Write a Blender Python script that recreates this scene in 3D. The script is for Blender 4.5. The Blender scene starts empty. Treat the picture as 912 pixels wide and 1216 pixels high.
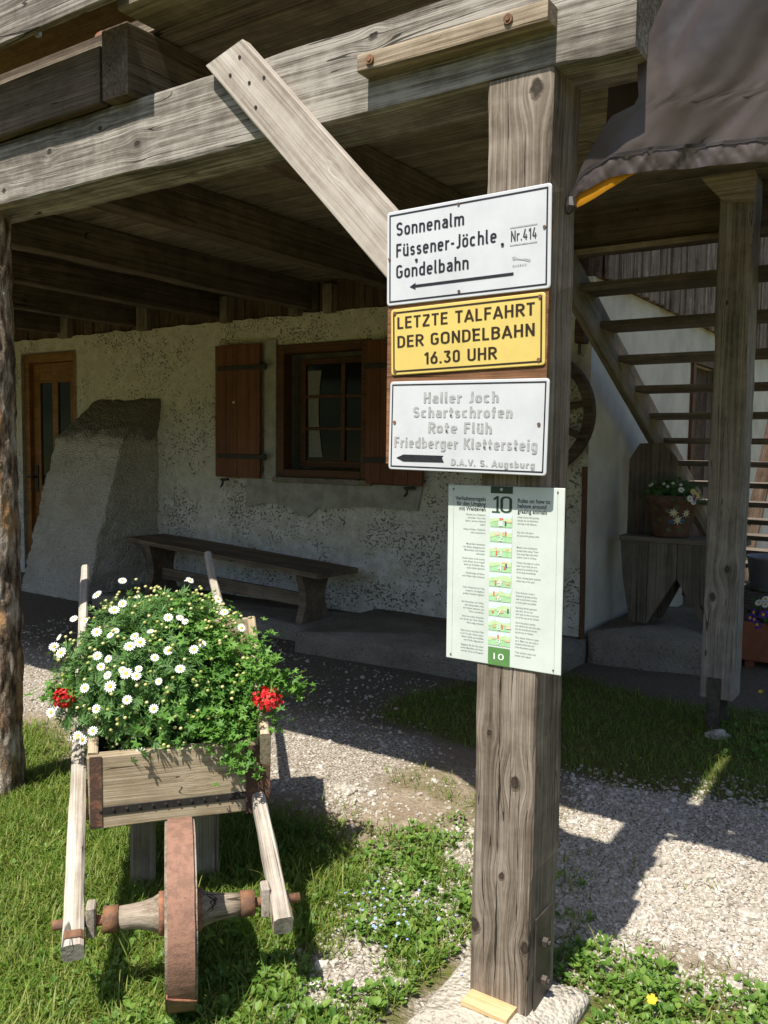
import bpy, bmesh, math, random
import numpy as np
from mathutils import Vector, Matrix, noise as mnoise

SC = bpy.context.scene
COL = SC.collection
PI = math.pi
V3 = Vector
rng = random.Random(11)
nrg = np.random.RandomState(7)

# ------------------------------------------------------------------ camera
pitch, roll, yaw = math.radians(4.4), math.radians(.72), math.radians(34.0)
fw = V3((-math.sin(yaw)*math.cos(pitch), math.cos(yaw)*math.cos(pitch), -math.sin(pitch)))
ri = V3((math.cos(yaw), math.sin(yaw), 0)); up = ri.cross(fw)
RI = ri*math.cos(roll) + up*math.sin(roll); UP = -ri*math.sin(roll) + up*math.cos(roll)
cd = bpy.data.cameras.new('camera'); cam = bpy.data.objects.new('camera', cd); COL.objects.link(cam)
cd.sensor_fit = 'VERTICAL'; cd.sensor_height = 24.0; cd.lens = 1020/1216*24.0
cd.clip_start = .02; cd.clip_end = 1000
CAM = V3((0, 0, 1.55))
cam.matrix_world = Matrix(((RI.x, UP.x, -fw.x, 0), (RI.y, UP.y, -fw.y, 0), (RI.z, UP.z, -fw.z, CAM.z), (0, 0, 0, 1)))
SC.camera = cam

# ------------------------------------------------------------------ light
SUN_T = .57                                  # horizontal run per metre of drop
sdir = V3((-.012, SUN_T, -1)).normalized()
sl = bpy.data.lights.new('sun', 'SUN'); sun = bpy.data.objects.new('sun', sl); COL.objects.link(sun)
sl.energy = 5.0; sl.angle = math.radians(.53); sl.color = (1.0, .94, .84)
sun.location = (0, -4, 9); sun.rotation_euler = sdir.to_track_quat('-Z', 'Y').to_euler()
w = bpy.data.worlds.new('World'); SC.world = w; w.use_nodes = True
wn = w.node_tree; wn.nodes.clear()
sky = wn.nodes.new('ShaderNodeTexSky'); sky.sky_type = 'NISHITA'; sky.sun_disc = False
sky.sun_elevation = math.atan2(1, SUN_T); sky.sun_rotation = PI; sky.altitude = 1000; sky.dust_density = 3.0
bg = wn.nodes.new('ShaderNodeBackground'); bg.inputs['Strength'].default_value = .10
wo = wn.nodes.new('ShaderNodeOutputWorld')
wn.links.new(sky.outputs[0], bg.inputs[0]); wn.links.new(bg.outputs[0], wo.inputs[0])
SC.view_settings.view_transform = 'Standard'; SC.view_settings.look = 'None'
SC.view_settings.exposure = .58; SC.view_settings.gamma = 1; SC.view_settings.use_curve_mapping = False
SC.render.engine = 'CYCLES'
SC.cycles.max_bounces = 7; SC.cycles.diffuse_bounces = 4; SC.cycles.transparent_max_bounces = 6
SC.cycles.caustics_reflective = False; SC.cycles.caustics_refractive = False

# ------------------------------------------------------------------ object helpers
WM = {}
def reg(o, mw, parent):
    WM[o.name] = mw.copy()
    if parent is not None:
        o.parent = parent; o.matrix_parent_inverse = WM[parent.name].inverted()
    o.matrix_basis = mw
    COL.objects.link(o)
    return o
def thing(name, label, cat, loc=(0, 0, 0), rot=None, group=None):
    o = bpy.data.objects.new(name, None); o.empty_display_size = .1
    mw = Matrix.Translation(loc)
    if rot is not None: mw = mw @ rot
    reg(o, mw, None); o['label'] = label; o['category'] = cat
    if group: o['group'] = group
    return o
def tag(o, label=None, cat=None, group=None, kind=None):
    if label: o['label'] = label
    if cat: o['category'] = cat
    if group: o['group'] = group
    if kind: o['kind'] = kind
    return o
def link_mesh(name, me, mats, parent=None, mw=None):
    if not isinstance(mats, (list, tuple)): mats = [mats]
    if len(me.materials) == 0:
        for m in mats: me.materials.append(m)
    o = bpy.data.objects.new(name, me)
    return reg(o, mw or Matrix.Identity(4), parent)
def mesh(name, verts, faces, mats, parent=None, mw=None, midx=None, smooth=False):
    me = bpy.data.meshes.new(name); me.from_pydata([tuple(v) for v in verts], [], faces)
    if midx is not None: me.polygons.foreach_set('material_index', midx)
    if smooth: me.polygons.foreach_set('use_smooth', [True]*len(me.polygons))
    me.update()
    return link_mesh(name, me, mats, parent, mw)
class MB:
    def __init__(s): s.v = []; s.f = []; s.m = []
    def add(s, vs, fs, m=0):
        n = len(s.v); s.v += [tuple(v) for v in vs]; s.f += [tuple(i+n for i in f) for f in fs]; s.m += [m]*len(fs); return s
    def box(s, x0, x1, y0, y1, z0, z1, m=0, bev=.0):
        if bev <= 0:
            vs = [(x, y, z) for x in (x0, x1) for y in (y0, y1) for z in (z0, z1)]
            return s.add(vs, [(0,1,3,2),(4,6,7,5),(0,4,5,1),(2,3,7,6),(0,2,6,4),(1,5,7,3)], m)
        b = bev; vs = []; idx = {}
        for ix, x in enumerate((x0, x1)):
            for iy, y in enumerate((y0, y1)):
                for iz, z in enumerate((z0, z1)):
                    sx, sy, sz = (b if ix == 0 else -b), (b if iy == 0 else -b), (b if iz == 0 else -b)
                    for k in range(3):
                        idx[(ix, iy, iz, k)] = len(vs)
                        vs.append((x+(0 if k == 0 else sx), y+(0 if k == 1 else sy), z+(0 if k == 2 else sz)))
        g = idx; F = []
        for k in range(3):
            for e in range(2):
                def c(a, b_):
                    t = [0, 0, 0]; t[k] = e; o = [i for i in range(3) if i != k]; t[o[0]] = a; t[o[1]] = b_; return g[(t[0], t[1], t[2], k)]
                q = (c(0,0), c(1,0), c(1,1), c(0,1)); F.append(q)
        for k in range(3):          # edges along axis k
            o = [i for i in range(3) if i != k]
            for a in range(2):
                for b_ in range(2):
                    def c2(e, kk):
                        t = [0,0,0]; t[k] = e; t[o[0]] = a; t[o[1]] = b_; return g[(t[0],t[1],t[2],kk)]
                    F.append((c2(0,o[0]), c2(1,o[0]), c2(1,o[1]), c2(0,o[1])))
        for ix in range(2):
            for iy in range(2):
                for iz in range(2): F.append((g[(ix,iy,iz,0)], g[(ix,iy,iz,1)], g[(ix,iy,iz,2)]))
        return s.add(vs, F, m)
    def prism(s, poly, d0, d1, axis='y', m=0):
        # polygon (a,b) pairs extruded along an axis
        n = len(poly)
        def P(a, b, d): return {'y': (a, d, b), 'x': (d, a, b), 'z': (a, b, d)}[axis]
        vs = [P(a, b, d0) for a, b in poly] + [P(a, b, d1) for a, b in poly]
        fs = [tuple(range(n)), tuple(range(2*n-1, n-1, -1))] + [(i, (i+1) % n, n+(i+1) % n, n+i) for i in range(n)]
        return s.add(vs, fs, m)
    def tube(s, pts, rad, n=8, m=0, cap=True):
        pts = [V3(p) for p in pts]
        rads = rad if isinstance(rad, (list, tuple)) else [rad]*len(pts)
        rings = []; prev = None
        for i, p in enumerate(pts):
            d = (pts[min(i+1, len(pts)-1)] - pts[max(i-1, 0)]).normalized()
            a = prev if prev is not None else (V3((0,0,1)) if abs(d.z) < .9 else V3((1,0,0)))
            a = (a - d*a.dot(d)).normalized(); prev = a; b = d.cross(a)
            rings.append([p + (a*math.cos(2*PI*k/n) + b*math.sin(2*PI*k/n))*rads[i] for k in range(n)])
        vs = [v for r in rings for v in r]; fs = []
        for i in range(len(pts)-1):
            for k in range(n):
                k2 = (k+1) % n; fs.append((i*n+k, i*n+k2, (i+1)*n+k2, (i+1)*n+k))
        if cap: fs += [tuple(range(n-1, -1, -1)), tuple(range((len(pts)-1)*n, len(pts)*n))]
        return s.add(vs, fs, m)
    def build(s, name, mats, parent=None, mw=None, smooth=False):
        o = mesh(name, s.v, s.f, mats, parent, mw, s.m, smooth)
        bm = bmesh.new(); bm.from_mesh(o.data); bmesh.ops.recalc_face_normals(bm, faces=bm.faces); bm.to_mesh(o.data); bm.free()
        return o
def frame(p0, d, upv):
    X = V3(d).normalized(); Z = V3(upv); Z = (Z - X*Z.dot(X)).normalized(); Y = Z.cross(X)
    return Matrix(((X.x, Y.x, Z.x, p0[0]), (X.y, Y.y, Z.y, p0[1]), (X.z, Y.z, Z.z, p0[2]), (0, 0, 0, 1)))
def timber(name, p0, p1, wd, ht, mat, parent=None, upv=(0, 0, 1), bev=.004, jit=.0015, seg=.09, taper=1.0, bow=0, cut0=0, cut1=0):
    """sawn timber: local x runs along it, wd along local y, ht along local z"""
    p0 = V3(p0); p1 = V3(p1); L = (p1-p0).length; mw = frame(p0, p1-p0, upv)
    n = max(2, int(L/seg)+1); r = random.Random(int(abs(p0.x*1000+p0.y*331+p0.z*77+L*911)))
    vs = []; fs = []; seed = r.random()*50
    for i in range(n):
        t = i/(n-1); x = L*t; k = 1 + (taper-1)*t
        a, b = wd/2*k, ht/2*k
        bz = bow*math.sin(PI*t)
        prof = [(-a+bev, -b), (a-bev, -b), (a, -b+bev), (a, b-bev), (a-bev, b), (-a+bev, b), (-a, b-bev), (-a, -b+bev)]
        for q, (y, z) in enumerate(prof):
            e = mnoise.noise(V3((x*2.1+seed, q//2*7.3, seed)))*jit*2.2 + r.uniform(-jit, jit)*.5
            m = 1 + e/max(a, b)
            xx = x + ((cut0*z) if i == 0 else 0) + ((cut1*z) if i == n-1 else 0)
            vs.append((xx, y*m, z*m+bz))
    for i in range(n-1):
        for q in range(8):
            q2 = (q+1) % 8; fs.append((i*8+q, i*8+q2, (i+1)*8+q2, (i+1)*8+q))
    fs += [tuple(range(7, -1, -1)), tuple(range((n-1)*8, n*8))]
    return mesh(name, vs, fs, mat, parent, mw)
def boards(name, mw, n, wd, length, th, mat, parent=None, gap=.003, bev=.003, rnd=.003, lens=None, seed=0):
    """boards side by side in ONE mesh: local x along a board, y across, z its face normal"""
    b = MB(); r = random.Random(seed)
    for i in range(n):
        L = length if lens is None else lens(i)
        dz = r.uniform(-rnd, rnd)
        b.box(r.uniform(0, rnd*2), L-r.uniform(0, rnd*2), i*wd+gap/2, (i+1)*wd-gap/2, dz, th+dz, 0, bev)
    return b.build(name, mat, parent, mw)

# ------------------------------------------------------------------ node helpers
def newmat(name):
    m = bpy.data.materials.new(name); m.use_nodes = True; nt = m.node_tree; nt.nodes.clear(); return m, nt
def N(nt, typ, ins=None, **kw):
    n = nt.nodes.new('ShaderNode'+typ)
    for k, v in kw.items(): setattr(n, k, v)
    for k, v in (ins or {}).items():
        s = n.inputs[k]
        if isinstance(v, bpy.types.NodeSocket): nt.links.new(v, s)
        else: s.default_value = v
    return n
def MA(nt, op, a, b=None, c=None, clamp=False):
    n = nt.nodes.new('ShaderNodeMath'); n.operation = op; n.use_clamp = clamp
    for i, v in enumerate((a, b, c)):
        if v is None: continue
        if isinstance(v, bpy.types.NodeSocket): nt.links.new(v, n.inputs[i])
        else: n.inputs[i].default_value = v
    return n.outputs[0]
def VM(nt, op, a, b=None, scale=None):
    n = nt.nodes.new('ShaderNodeVectorMath'); n.operation = op
    for i, v in enumerate((a, b)):
        if v is None: continue
        if isinstance(v, bpy.types.NodeSocket): nt.links.new(v, n.inputs[i])
        else: n.inputs[i].default_value = v
    if scale is not None:
        if isinstance(scale, bpy.types.NodeSocket): nt.links.new(scale, n.inputs['Scale'])
        else: n.inputs['Scale'].default_value = scale
    return n.outputs['Value'] if op in ('LENGTH', 'DOT_PRODUCT', 'DISTANCE') else n.outputs[0]
def NO(nt, vec, scale, detail=3, rough=.55, out='Fac', dist=0):
    n = N(nt, 'TexNoise', {'Scale': scale, 'Detail': detail, 'Roughness': rough, 'Distortion': dist}); nt.links.new(vec, n.inputs['Vector'])
    return n.outputs['Fac' if out == 'Fac' else 'Color']
def SS(nt, v, a, b, o0=0., o1=1.):
    n = N(nt, 'MapRange', {'From Min': a, 'From Max': b, 'To Min': o0, 'To Max': o1}, interpolation_type='SMOOTHSTEP'); nt.links.new(v, n.inputs['Value']); return n.outputs[0]
def RAMP(nt, fac, stops):
    n = nt.nodes.new('ShaderNodeValToRGB'); cr = n.color_ramp
    while len(cr.elements) > 1: cr.elements.remove(cr.elements[-1])
    for i, (p, c) in enumerate(stops):
        e = cr.elements[0] if i == 0 else cr.elements.new(p)
        e.position = p; e.color = (*c, 1)
    nt.links.new(fac, n.inputs[0]); return n.outputs[0]
def MIX(nt, fac, a, b, mode='MIX'):
    n = nt.nodes.new('ShaderNodeMix'); n.data_type = 'RGBA'; n.blend_type = mode
    for s, v in ((n.inputs[0], fac), (n.inputs[6], a), (n.inputs[7], b)):
        if isinstance(v, bpy.types.NodeSocket): nt.links.new(v, s)
        else: s.default_value = v if not isinstance(v, (tuple, list)) else (*v, 1)
    return n.outputs[2]
def BUMP(nt, h, strength=.5, dist=.01, normal=None):
    n = N(nt, 'Bump', {'Strength': strength, 'Distance': dist}); nt.links.new(h, n.inputs['Height'])
    if normal is not None: nt.links.new(normal, n.inputs['Normal'])
    return n.outputs[0]
def PB(nt, color, rough=.8, normal=None, metal=0., spec=.3, **extra):
    ins = {'Roughness': rough, 'Metallic': metal, 'Specular IOR Level': spec}; ins.update(extra)
    p = N(nt, 'BsdfPrincipled', ins)
    if isinstance(color, bpy.types.NodeSocket): nt.links.new(color, p.inputs['Base Color'])
    else: p.inputs['Base Color'].default_value = (*color, 1)
    if normal is not None: nt.links.new(normal, p.inputs['Normal'])
    o = N(nt, 'OutputMaterial'); nt.links.new(p.outputs[0], o.inputs[0]); return p
def OBJ(nt): return N(nt, 'TexCoord').outputs['Object']
def ISL(nt): return N(nt, 'NewGeometry').outputs['Random Per Island']

def wood(name, dark, mid, light, knots=(), crack=.5, rough=.82, bump=.6, grain=1., checks=True, lines=(), con=1., warp=.014):
    m, nt = newmat(name); co = OBJ(nt)
    km = None; kr = None; p = co
    for K, rad in knots:
        v = VM(nt, 'SUBTRACT', co, K); vs = VM(nt, 'MULTIPLY', v, (.7, 1, 1)); l = VM(nt, 'LENGTH', vs)
        q = MA(nt, 'DIVIDE', l, rad*2.6); fall = MA(nt, 'EXPONENT', MA(nt, 'MULTIPLY', MA(nt, 'MULTIPLY', q, q), -1))
        p = VM(nt, 'SUBTRACT', p, VM(nt, 'SCALE', VM(nt, 'MULTIPLY', v, (0, 1, 1)), scale=MA(nt, 'MULTIPLY', fall, .88)))
        lw = MA(nt, 'ADD', l, MA(nt, 'MULTIPLY', MA(nt, 'SUBTRACT', NO(nt, co, 55, 3), .5), rad*.9))
        kk = SS(nt, MA(nt, 'DIVIDE', lw, rad), 1.0, .78)
        rg = MA(nt, 'ADD', MA(nt, 'MULTIPLY', MA(nt, 'SINE', MA(nt, 'MULTIPLY', lw, 9.5/rad)), .25), SS(nt, MA(nt, 'DIVIDE', lw, rad), 0., 1., .1, .62))
        rg = MA(nt, 'MULTIPLY', rg, kk)
        km = kk if km is None else MA(nt, 'MAXIMUM', km, kk); kr = rg if kr is None else MA(nt, 'MAXIMUM', kr, rg)
    rs = MA(nt, 'ADD', N(nt, 'ObjectInfo').outputs['Random'], ISL(nt))
    off = VM(nt, 'SCALE', N(nt, 'CombineXYZ', {'X': 31., 'Y': 17., 'Z': 23.}).outputs[0], scale=rs)
    p = VM(nt, 'ADD', p, off)
    wv = NO(nt, VM(nt, 'MULTIPLY', p, (1.1, 3, 3)), 1.0, 2, out='Color')
    p = VM(nt, 'ADD', p, VM(nt, 'MULTIPLY', VM(nt, 'SUBTRACT', wv, (.5, .5, .5)), (0, warp, warp)))
    fine = NO(nt, VM(nt, 'MULTIPLY', p, (5, 260*grain, 260*grain)), 1., 3, .65)
    midn = NO(nt, VM(nt, 'MULTIPLY', p, (.7, 75*grain, 75*grain)), 1., 4, .7)
    big = NO(nt, VM(nt, 'MULTIPLY', p, (.9, 9, 9)), 1., 4, .65)
    blotch = NO(nt, p, 7., 5, .7)
    f = MA(nt, 'ADD', MA(nt, 'MULTIPLY', fine, .30), MA(nt, 'ADD', MA(nt, 'MULTIPLY', midn, .55), MA(nt, 'ADD', MA(nt, 'MULTIPLY', big, .40), MA(nt, 'MULTIPLY', blotch, .34))))
    f = MA(nt, 'ADD', f, MA(nt, 'MULTIPLY', MA(nt, 'SUBTRACT', rs, 1.), .06))
    w_ = .155/con
    col = RAMP(nt, f, [(.795-w_, dark), (.795, mid), (.795+w_*.95, light)])
    h = MA(nt, 'ADD', MA(nt, 'MULTIPLY', fine, .5), MA(nt, 'MULTIPLY', midn, .9))
    if checks:
        for sc_, wd_, lo in (((.45, 12, 12), .0065*crack*2, .40), ((.7, 60, 60), .013*crack*2, .50)):
            cn = NO(nt, VM(nt, 'MULTIPLY', p, sc_), 1., 0., .4)
            wdt = SS(nt, NO(nt, VM(nt, 'MULTIPLY', p, (2.2, 5, 5)), 1., 1), lo, .66, 0., wd_)
            ck = SS(nt, MA(nt, 'SUBTRACT', wdt, MA(nt, 'ABSOLUTE', MA(nt, 'SUBTRACT', cn, .5))), 0., .003)
            col = MIX(nt, MA(nt, 'MULTIPLY', ck, .85), col, tuple(c*.25 for c in dark)); h = MA(nt, 'SUBTRACT', h, MA(nt, 'MULTIPLY', ck, 1.6))
    if lines:
        xyz = N(nt, 'SeparateXYZ', {0: co})
        for y0, amp, wd_, x0, x1 in lines:
            wob = MA(nt, 'MULTIPLY', MA(nt, 'SUBTRACT', NO(nt, VM(nt, 'ADD', VM(nt, 'MULTIPLY', co, (3.2, 0, 0)), (y0*91, y0*37, 3)), 1., 4, .6), .5), amp)
            dd = MA(nt, 'ABSOLUTE', MA(nt, 'SUBTRACT', MA(nt, 'SUBTRACT', xyz.outputs[1], y0), wob))
            ww_ = MA(nt, 'MULTIPLY', SS(nt, NO(nt, VM(nt, 'ADD', VM(nt, 'MULTIPLY', co, (4.5, 0, 0)), (y0*51, 1, 7)), 1., 3), .36, .7), wd_*1.6)
            ww_ = MA(nt, 'MULTIPLY', ww_, MA(nt, 'MULTIPLY', SS(nt, xyz.outputs[0], x0, x0+.12), SS(nt, xyz.outputs[0], x1, x1-.12)))
            ck = SS(nt, MA(nt, 'SUBTRACT', ww_, dd), 0., .0007)
            col = MIX(nt, MA(nt, 'MULTIPLY', ck, .9), col, tuple(c*.18 for c in dark)); h = MA(nt, 'SUBTRACT', h, MA(nt, 'MULTIPLY', ck, 2.))
    if km is not None:
        kc = RAMP(nt, kr, [(0., tuple(c*.3 for c in dark)), (.45, tuple(c*.8 for c in dark)), (.9, tuple(c*.85 for c in mid))])
        col = MIX(nt, MA(nt, 'MULTIPLY', km, .92), col, kc); h = MA(nt, 'ADD', h, MA(nt, 'MULTIPLY', kr, .5))
    PB(nt, col, rough, BUMP(nt, h, bump, .004), spec=.22)
    return m
def plain(name, c, rough=.6, var=.12, scale=14., metal=0., bump=.15, spec=.35):
    m, nt = newmat(name); co = OBJ(nt)
    n = NO(nt, co, scale, 5, .65)
    col = MIX(nt, SS(nt, n, .3, .7), tuple(max(0, x*(1-var)) for x in c), tuple(min(1, x*(1+var)) for x in c))
    PB(nt, col, rough, BUMP(nt, NO(nt, co, scale*7, 4), bump, .003), metal, spec); return m
def rusty(name, base, rust, amt=.5, scale=22., rough=.8):
    m, nt = newmat(name); co = OBJ(nt)
    n = NO(nt, co, scale, 6, .7); n2 = NO(nt, co, scale*5, 4, .7)
    col = MIX(nt, SS(nt, MA(nt, 'ADD', n, MA(nt, 'MULTIPLY', n2, .3)), .75-amt*.3, .9-amt*.3), base, rust)
    col = MIX(nt, SS(nt, n2, .55, .75), col, tuple(c*.45 for c in rust))
    PB(nt, col, rough, BUMP(nt, MA(nt, 'ADD', n2, n), .7, .003), spec=.3); return m
def leafmat(name, a, b, c, trans=.35, rough=.5):
    m, nt = newmat(name); r = ISL(nt)
    col = RAMP(nt, r, [(0., a), (.5, b), (1., c)])
    p = N(nt, 'BsdfPrincipled', {'Roughness': rough, 'Specular IOR Level': .3}); nt.links.new(col, p.inputs['Base Color'])
    t = N(nt, 'BsdfTranslucent'); nt.links.new(MIX(nt, .5, col, (.5, .8, .08), 'MULTIPLY') if False else MIX(nt, .25, col, (.22, .32, .02)), t.inputs[0])
    x = N(nt, 'MixShader', {0: trans}); nt.links.new(p.outputs[0], x.inputs[1]); nt.links.new(t.outputs[0], x.inputs[2])
    o = N(nt, 'OutputMaterial'); nt.links.new(x.outputs[0], o.inputs[0]); return m

# ------------------------------------------------------------------ materials
POSTK = [((.648, -.035, .09), .017), ((2.455, -.047, .09), .021), ((.215, .078, .09), .021), ((.38, -.002, .09), .010), ((.772, .044, .09), .010), ((.20, -.075, .088), .018)]
W_POST = wood('weathered_post_wood', (.060, .046, .034), (.175, .140, .108), (.31, .266, .218), POSTK, crack=.5, warp=.02, con=1.05, lines=[(.012, .022, .0030, -.1, 1.0), (-.048, .014, .0019, -.1, .75), (.048, .012, .0014, -.1, .5), (-.02, .02, .0016, .5, 2.4), (.03, .02, .0014, 1.2, 2.5), (-.07, .01, .001, .0, 1.6)])
POST2K = [((.72, -.03, .09), .020), ((.56, .04, .09), .023), ((2.15, .03, .09), .012)]
W_POST2 = wood('grey_post_wood', (.10, .085, .068), (.235, .21, .18), (.38, .345, .305), POST2K, crack=.45)
W_BEAM = wood('silvered_beam_wood', (.055, .045, .036), (.165, .146, .122), (.37, .345, .305), [((3.2, -.10, -.05), .014), ((5.05, -.10, .03), .012), ((5.55, -.10, -.03), .015), ((4.75, -.10, -.07), .012), ((5.35, -.10, .06), .010), ((6.55, -.10, .085), .014)], crack=.7, con=1.15)
W_BRACE = wood('pale_brace_wood', (.23, .19, .155), (.42, .375, .325), (.56, .52, .47), [((.62, .0, .02), .010), ((.33, .03, .02), .008)], crack=.12, grain=.7, warp=.008, con=.9)
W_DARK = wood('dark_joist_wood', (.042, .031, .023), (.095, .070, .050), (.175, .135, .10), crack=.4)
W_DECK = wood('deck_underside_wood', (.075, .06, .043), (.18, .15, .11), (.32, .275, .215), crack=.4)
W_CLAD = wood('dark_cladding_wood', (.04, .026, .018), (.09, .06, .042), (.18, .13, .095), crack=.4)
W_SIDE = wood('striped_side_cladding_wood', (.07, .048, .034), (.19, .14, .105), (.42, .35, .28), crack=.4)
W_LEDGER = wood('ledger_wood', (.12, .09, .06), (.30, .24, .17), (.50, .42, .32), crack=.4)
W_BENCH = wood('bench_wood', (.075, .055, .037), (.16, .12, .08), (.26, .205, .145), crack=.4)
W_SHUT = wood('stained_shutter_wood', (.085, .031, .014), (.15, .056, .025), (.21, .085, .04), crack=.0, bump=.15, checks=False, rough=.55)
W_FRAME = wood('window_frame_wood', (.055, .022, .010), (.10, .042, .019), (.15, .066, .03), bump=.15, checks=False, rough=.5)
W_DOOR = wood('honey_door_wood', (.14, .062, .017), (.25, .115, .032), (.34, .17, .055), bump=.15, checks=False, rough=.5)
W_BARROW = wood('barrow_tray_wood', (.20, .15, .09), (.37, .295, .195), (.50, .42, .30), [((.35, .02, .0), .013), ((.43, .016, .06), .012)], crack=.4)
W_SHAFT = wood('bleached_shaft_wood', (.18, .15, .115), (.38, .335, .28), (.54, .50, .435), crack=.4)
W_HUB = wood('hub_wood', (.10, .078, .055), (.245, .20, .15), (.40, .345, .275), crack=.8)
W_STAIR = wood('stair_wood', (.10, .082, .06), (.19, .16, .12), (.28, .24, .19), crack=.4)
W_TREAD = wood('tread_wood', (.07, .056, .043), (.14, .115, .092), (.26, .22, .18), crack=.4)
W_CHAIR = wood('rustic_chair_wood', (.075, .06, .045), (.145, .12, .09), (.22, .185, .145), crack=.6)
W_BACKING = wood('brown_backing_wood', (.10, .045, .02), (.20, .10, .05), (.30, .16, .085), crack=.2)
W_WEDGE = wood('fresh_wedge_wood', (.45, .30, .14), (.60, .43, .23), (.72, .56, .34), crack=.1)
W_SOFFIT = wood('roof_board_wood', (.09, .045, .026), (.16, .085, .048), (.24, .14, .085), crack=.2)
RUST = rusty('rusty_iron', (.20, .095, .062), (.33, .15, .085), .7)
RUST2 = rusty('orange_rust', (.13, .075, .05), (.23, .115, .062), .6)
PLATE = rusty('dark_rusty_plate', (.085, .05, .036), (.20, .095, .055), .4)
TYRE = rusty('rusty_tyre_iron', (.22, .125, .09), (.30, .165, .115), .6, 30)
IRON = plain('dark_iron', (.025, .022, .02), .55, .3, 30)
STEEL = plain('dull_steel', (.09, .075, .065), .55, .35, 25, .5)
GALV = plain('galvanised_steel', (.45, .47, .50), .4, .1, 30, .6)
GLASSD, _nt = newmat('dark_window_glass'); PB(_nt, (.010, .011, .011), .08, spec=.22)
CURT = plain('net_curtain', (.22, .22, .20), .9, .2, 60)
ENAMEL = {}
def enamel(name, c, rough=.28):
    m, nt = newmat(name); co = OBJ(nt)
    n = NO(nt, co, 7, 5, .6); n2 = NO(nt, co, 60, 4, .7)
    col = MIX(nt, SS(nt, n, .35, .75), c, tuple(x*.88 for x in c))
    col = MIX(nt, MA(nt, 'MULTIPLY', SS(nt, n2, .68, .78), .3), col, (.25, .19, .13))
    PB(nt, col, rough, BUMP(nt, n, .12, .004), spec=.5); return m
E_WHITE = enamel('white_enamel', (.585, .605, .635)); E_YEL = enamel('yellow_enamel', (.68, .52, .15)); E_PAPER = enamel('coated_white_sheet', (.60, .66, .62), .35)
INK = plain('black_paint', (.022, .022, .028), .4, .25, 60); INKY = plain('brown_black_paint', (.035, .022, .012), .4, .25, 60)
INKG = plain('faded_grey_paint', (.36, .37, .37), .45, .22, 90); INKT = plain('dark_grey_print', (.04, .05, .05), .6, .1, 60); INKS = plain('small_grey_print', (.22, .26, .24), .6, .1, 60)
GRN_D = plain('dark_green_print', (.028, .055, .03), .5, .1); GRN_M = plain('mid_green_print', (.10, .24, .075), .5, .1)
PIC_G = plain('meadow_green_print', (.36, .60, .34), .5, .12, 60); PIC_S = plain('pale_blue_print', (.60, .72, .80), .5, .05); PIC_H = plain('hill_green_print', (.50, .66, .36), .5, .1, 60)
PIC_R = plain('red_print', (.65, .16, .10), .5, .1); PIC_B = plain('tan_print', (.72, .42, .24), .5, .1); PIC_N = plain('navy_print', (.06, .09, .18), .5, .1); PIC_P = plain('pink_print', (.80, .55, .48), .5, .1)
WHT = plain('white_print', (.80, .82, .80), .5, .02)

def plaster_mat(name, base, low, pits=1., patchy=True):
    m, nt = newmat(name); co = OBJ(nt); xyz = N(nt, 'SeparateXYZ', {0: co})
    big = NO(nt, co, 1.3, 4, .6); med = NO(nt, co, 9, 5, .65); fin = NO(nt, co, 85, 4, .7)
    zz = SS(nt, MA(nt, 'ADD', xyz.outputs[2], MA(nt, 'MULTIPLY', MA(nt, 'SUBTRACT', big, .5), 1.2)), 1.3, .75)
    col = MIX(nt, zz, base, low)
    col = MIX(nt, SS(nt, med, .35, .72), tuple(c*.80 for c in base), col)
    stn = NO(nt, VM(nt, 'MULTIPLY', co, (3.5, 1, .7)), 1., 5, .65); col = MIX(nt, MA(nt, 'MULTIPLY', SS(nt, stn, .52, .72), .45), col, tuple(c*.55 for c in base))
    sp = VM(nt, 'MULTIPLY', co, (1, 1, 1.25)); spd = VM(nt, 'ADD', sp, VM(nt, 'SCALE', NO(nt, co, 24, 3, out='Color'), scale=.035))
    pn = NO(nt, spd, 42, 2.6, .62); msk = SS(nt, NO(nt, co, 2.2, 5, .7), .34, .66)
    thr = SS(nt, msk, 0, 1, .69, .55)
    pit = SS(nt, MA(nt, 'SUBTRACT', pn, thr), 0., .05)
    col = MIX(nt, MA(nt, 'MULTIPLY', pit, .66*pits), col, (.07, .06, .045))
    h = MA(nt, 'ADD', MA(nt, 'MULTIPLY', fin, .35), MA(nt, 'SUBTRACT', MA(nt, 'MULTIPLY', med, .9), MA(nt, 'MULTIPLY', pit, 1.5*pits)))
    PB(nt, col, .92, BUMP(nt, h, 1., .02), spec=.12); return m
PLASTER = plaster_mat('pitted_lime_plaster', (.70, .665, .555), (.76, .745, .695))
SMOOTHP = plain('smooth_white_plaster', (.60, .565, .47), .9, .14, 2.5, bump=.1)
MORTAR = plain('grey_mortar', (.34, .33, .28), .92, .2, 10, bump=.5)
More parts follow.
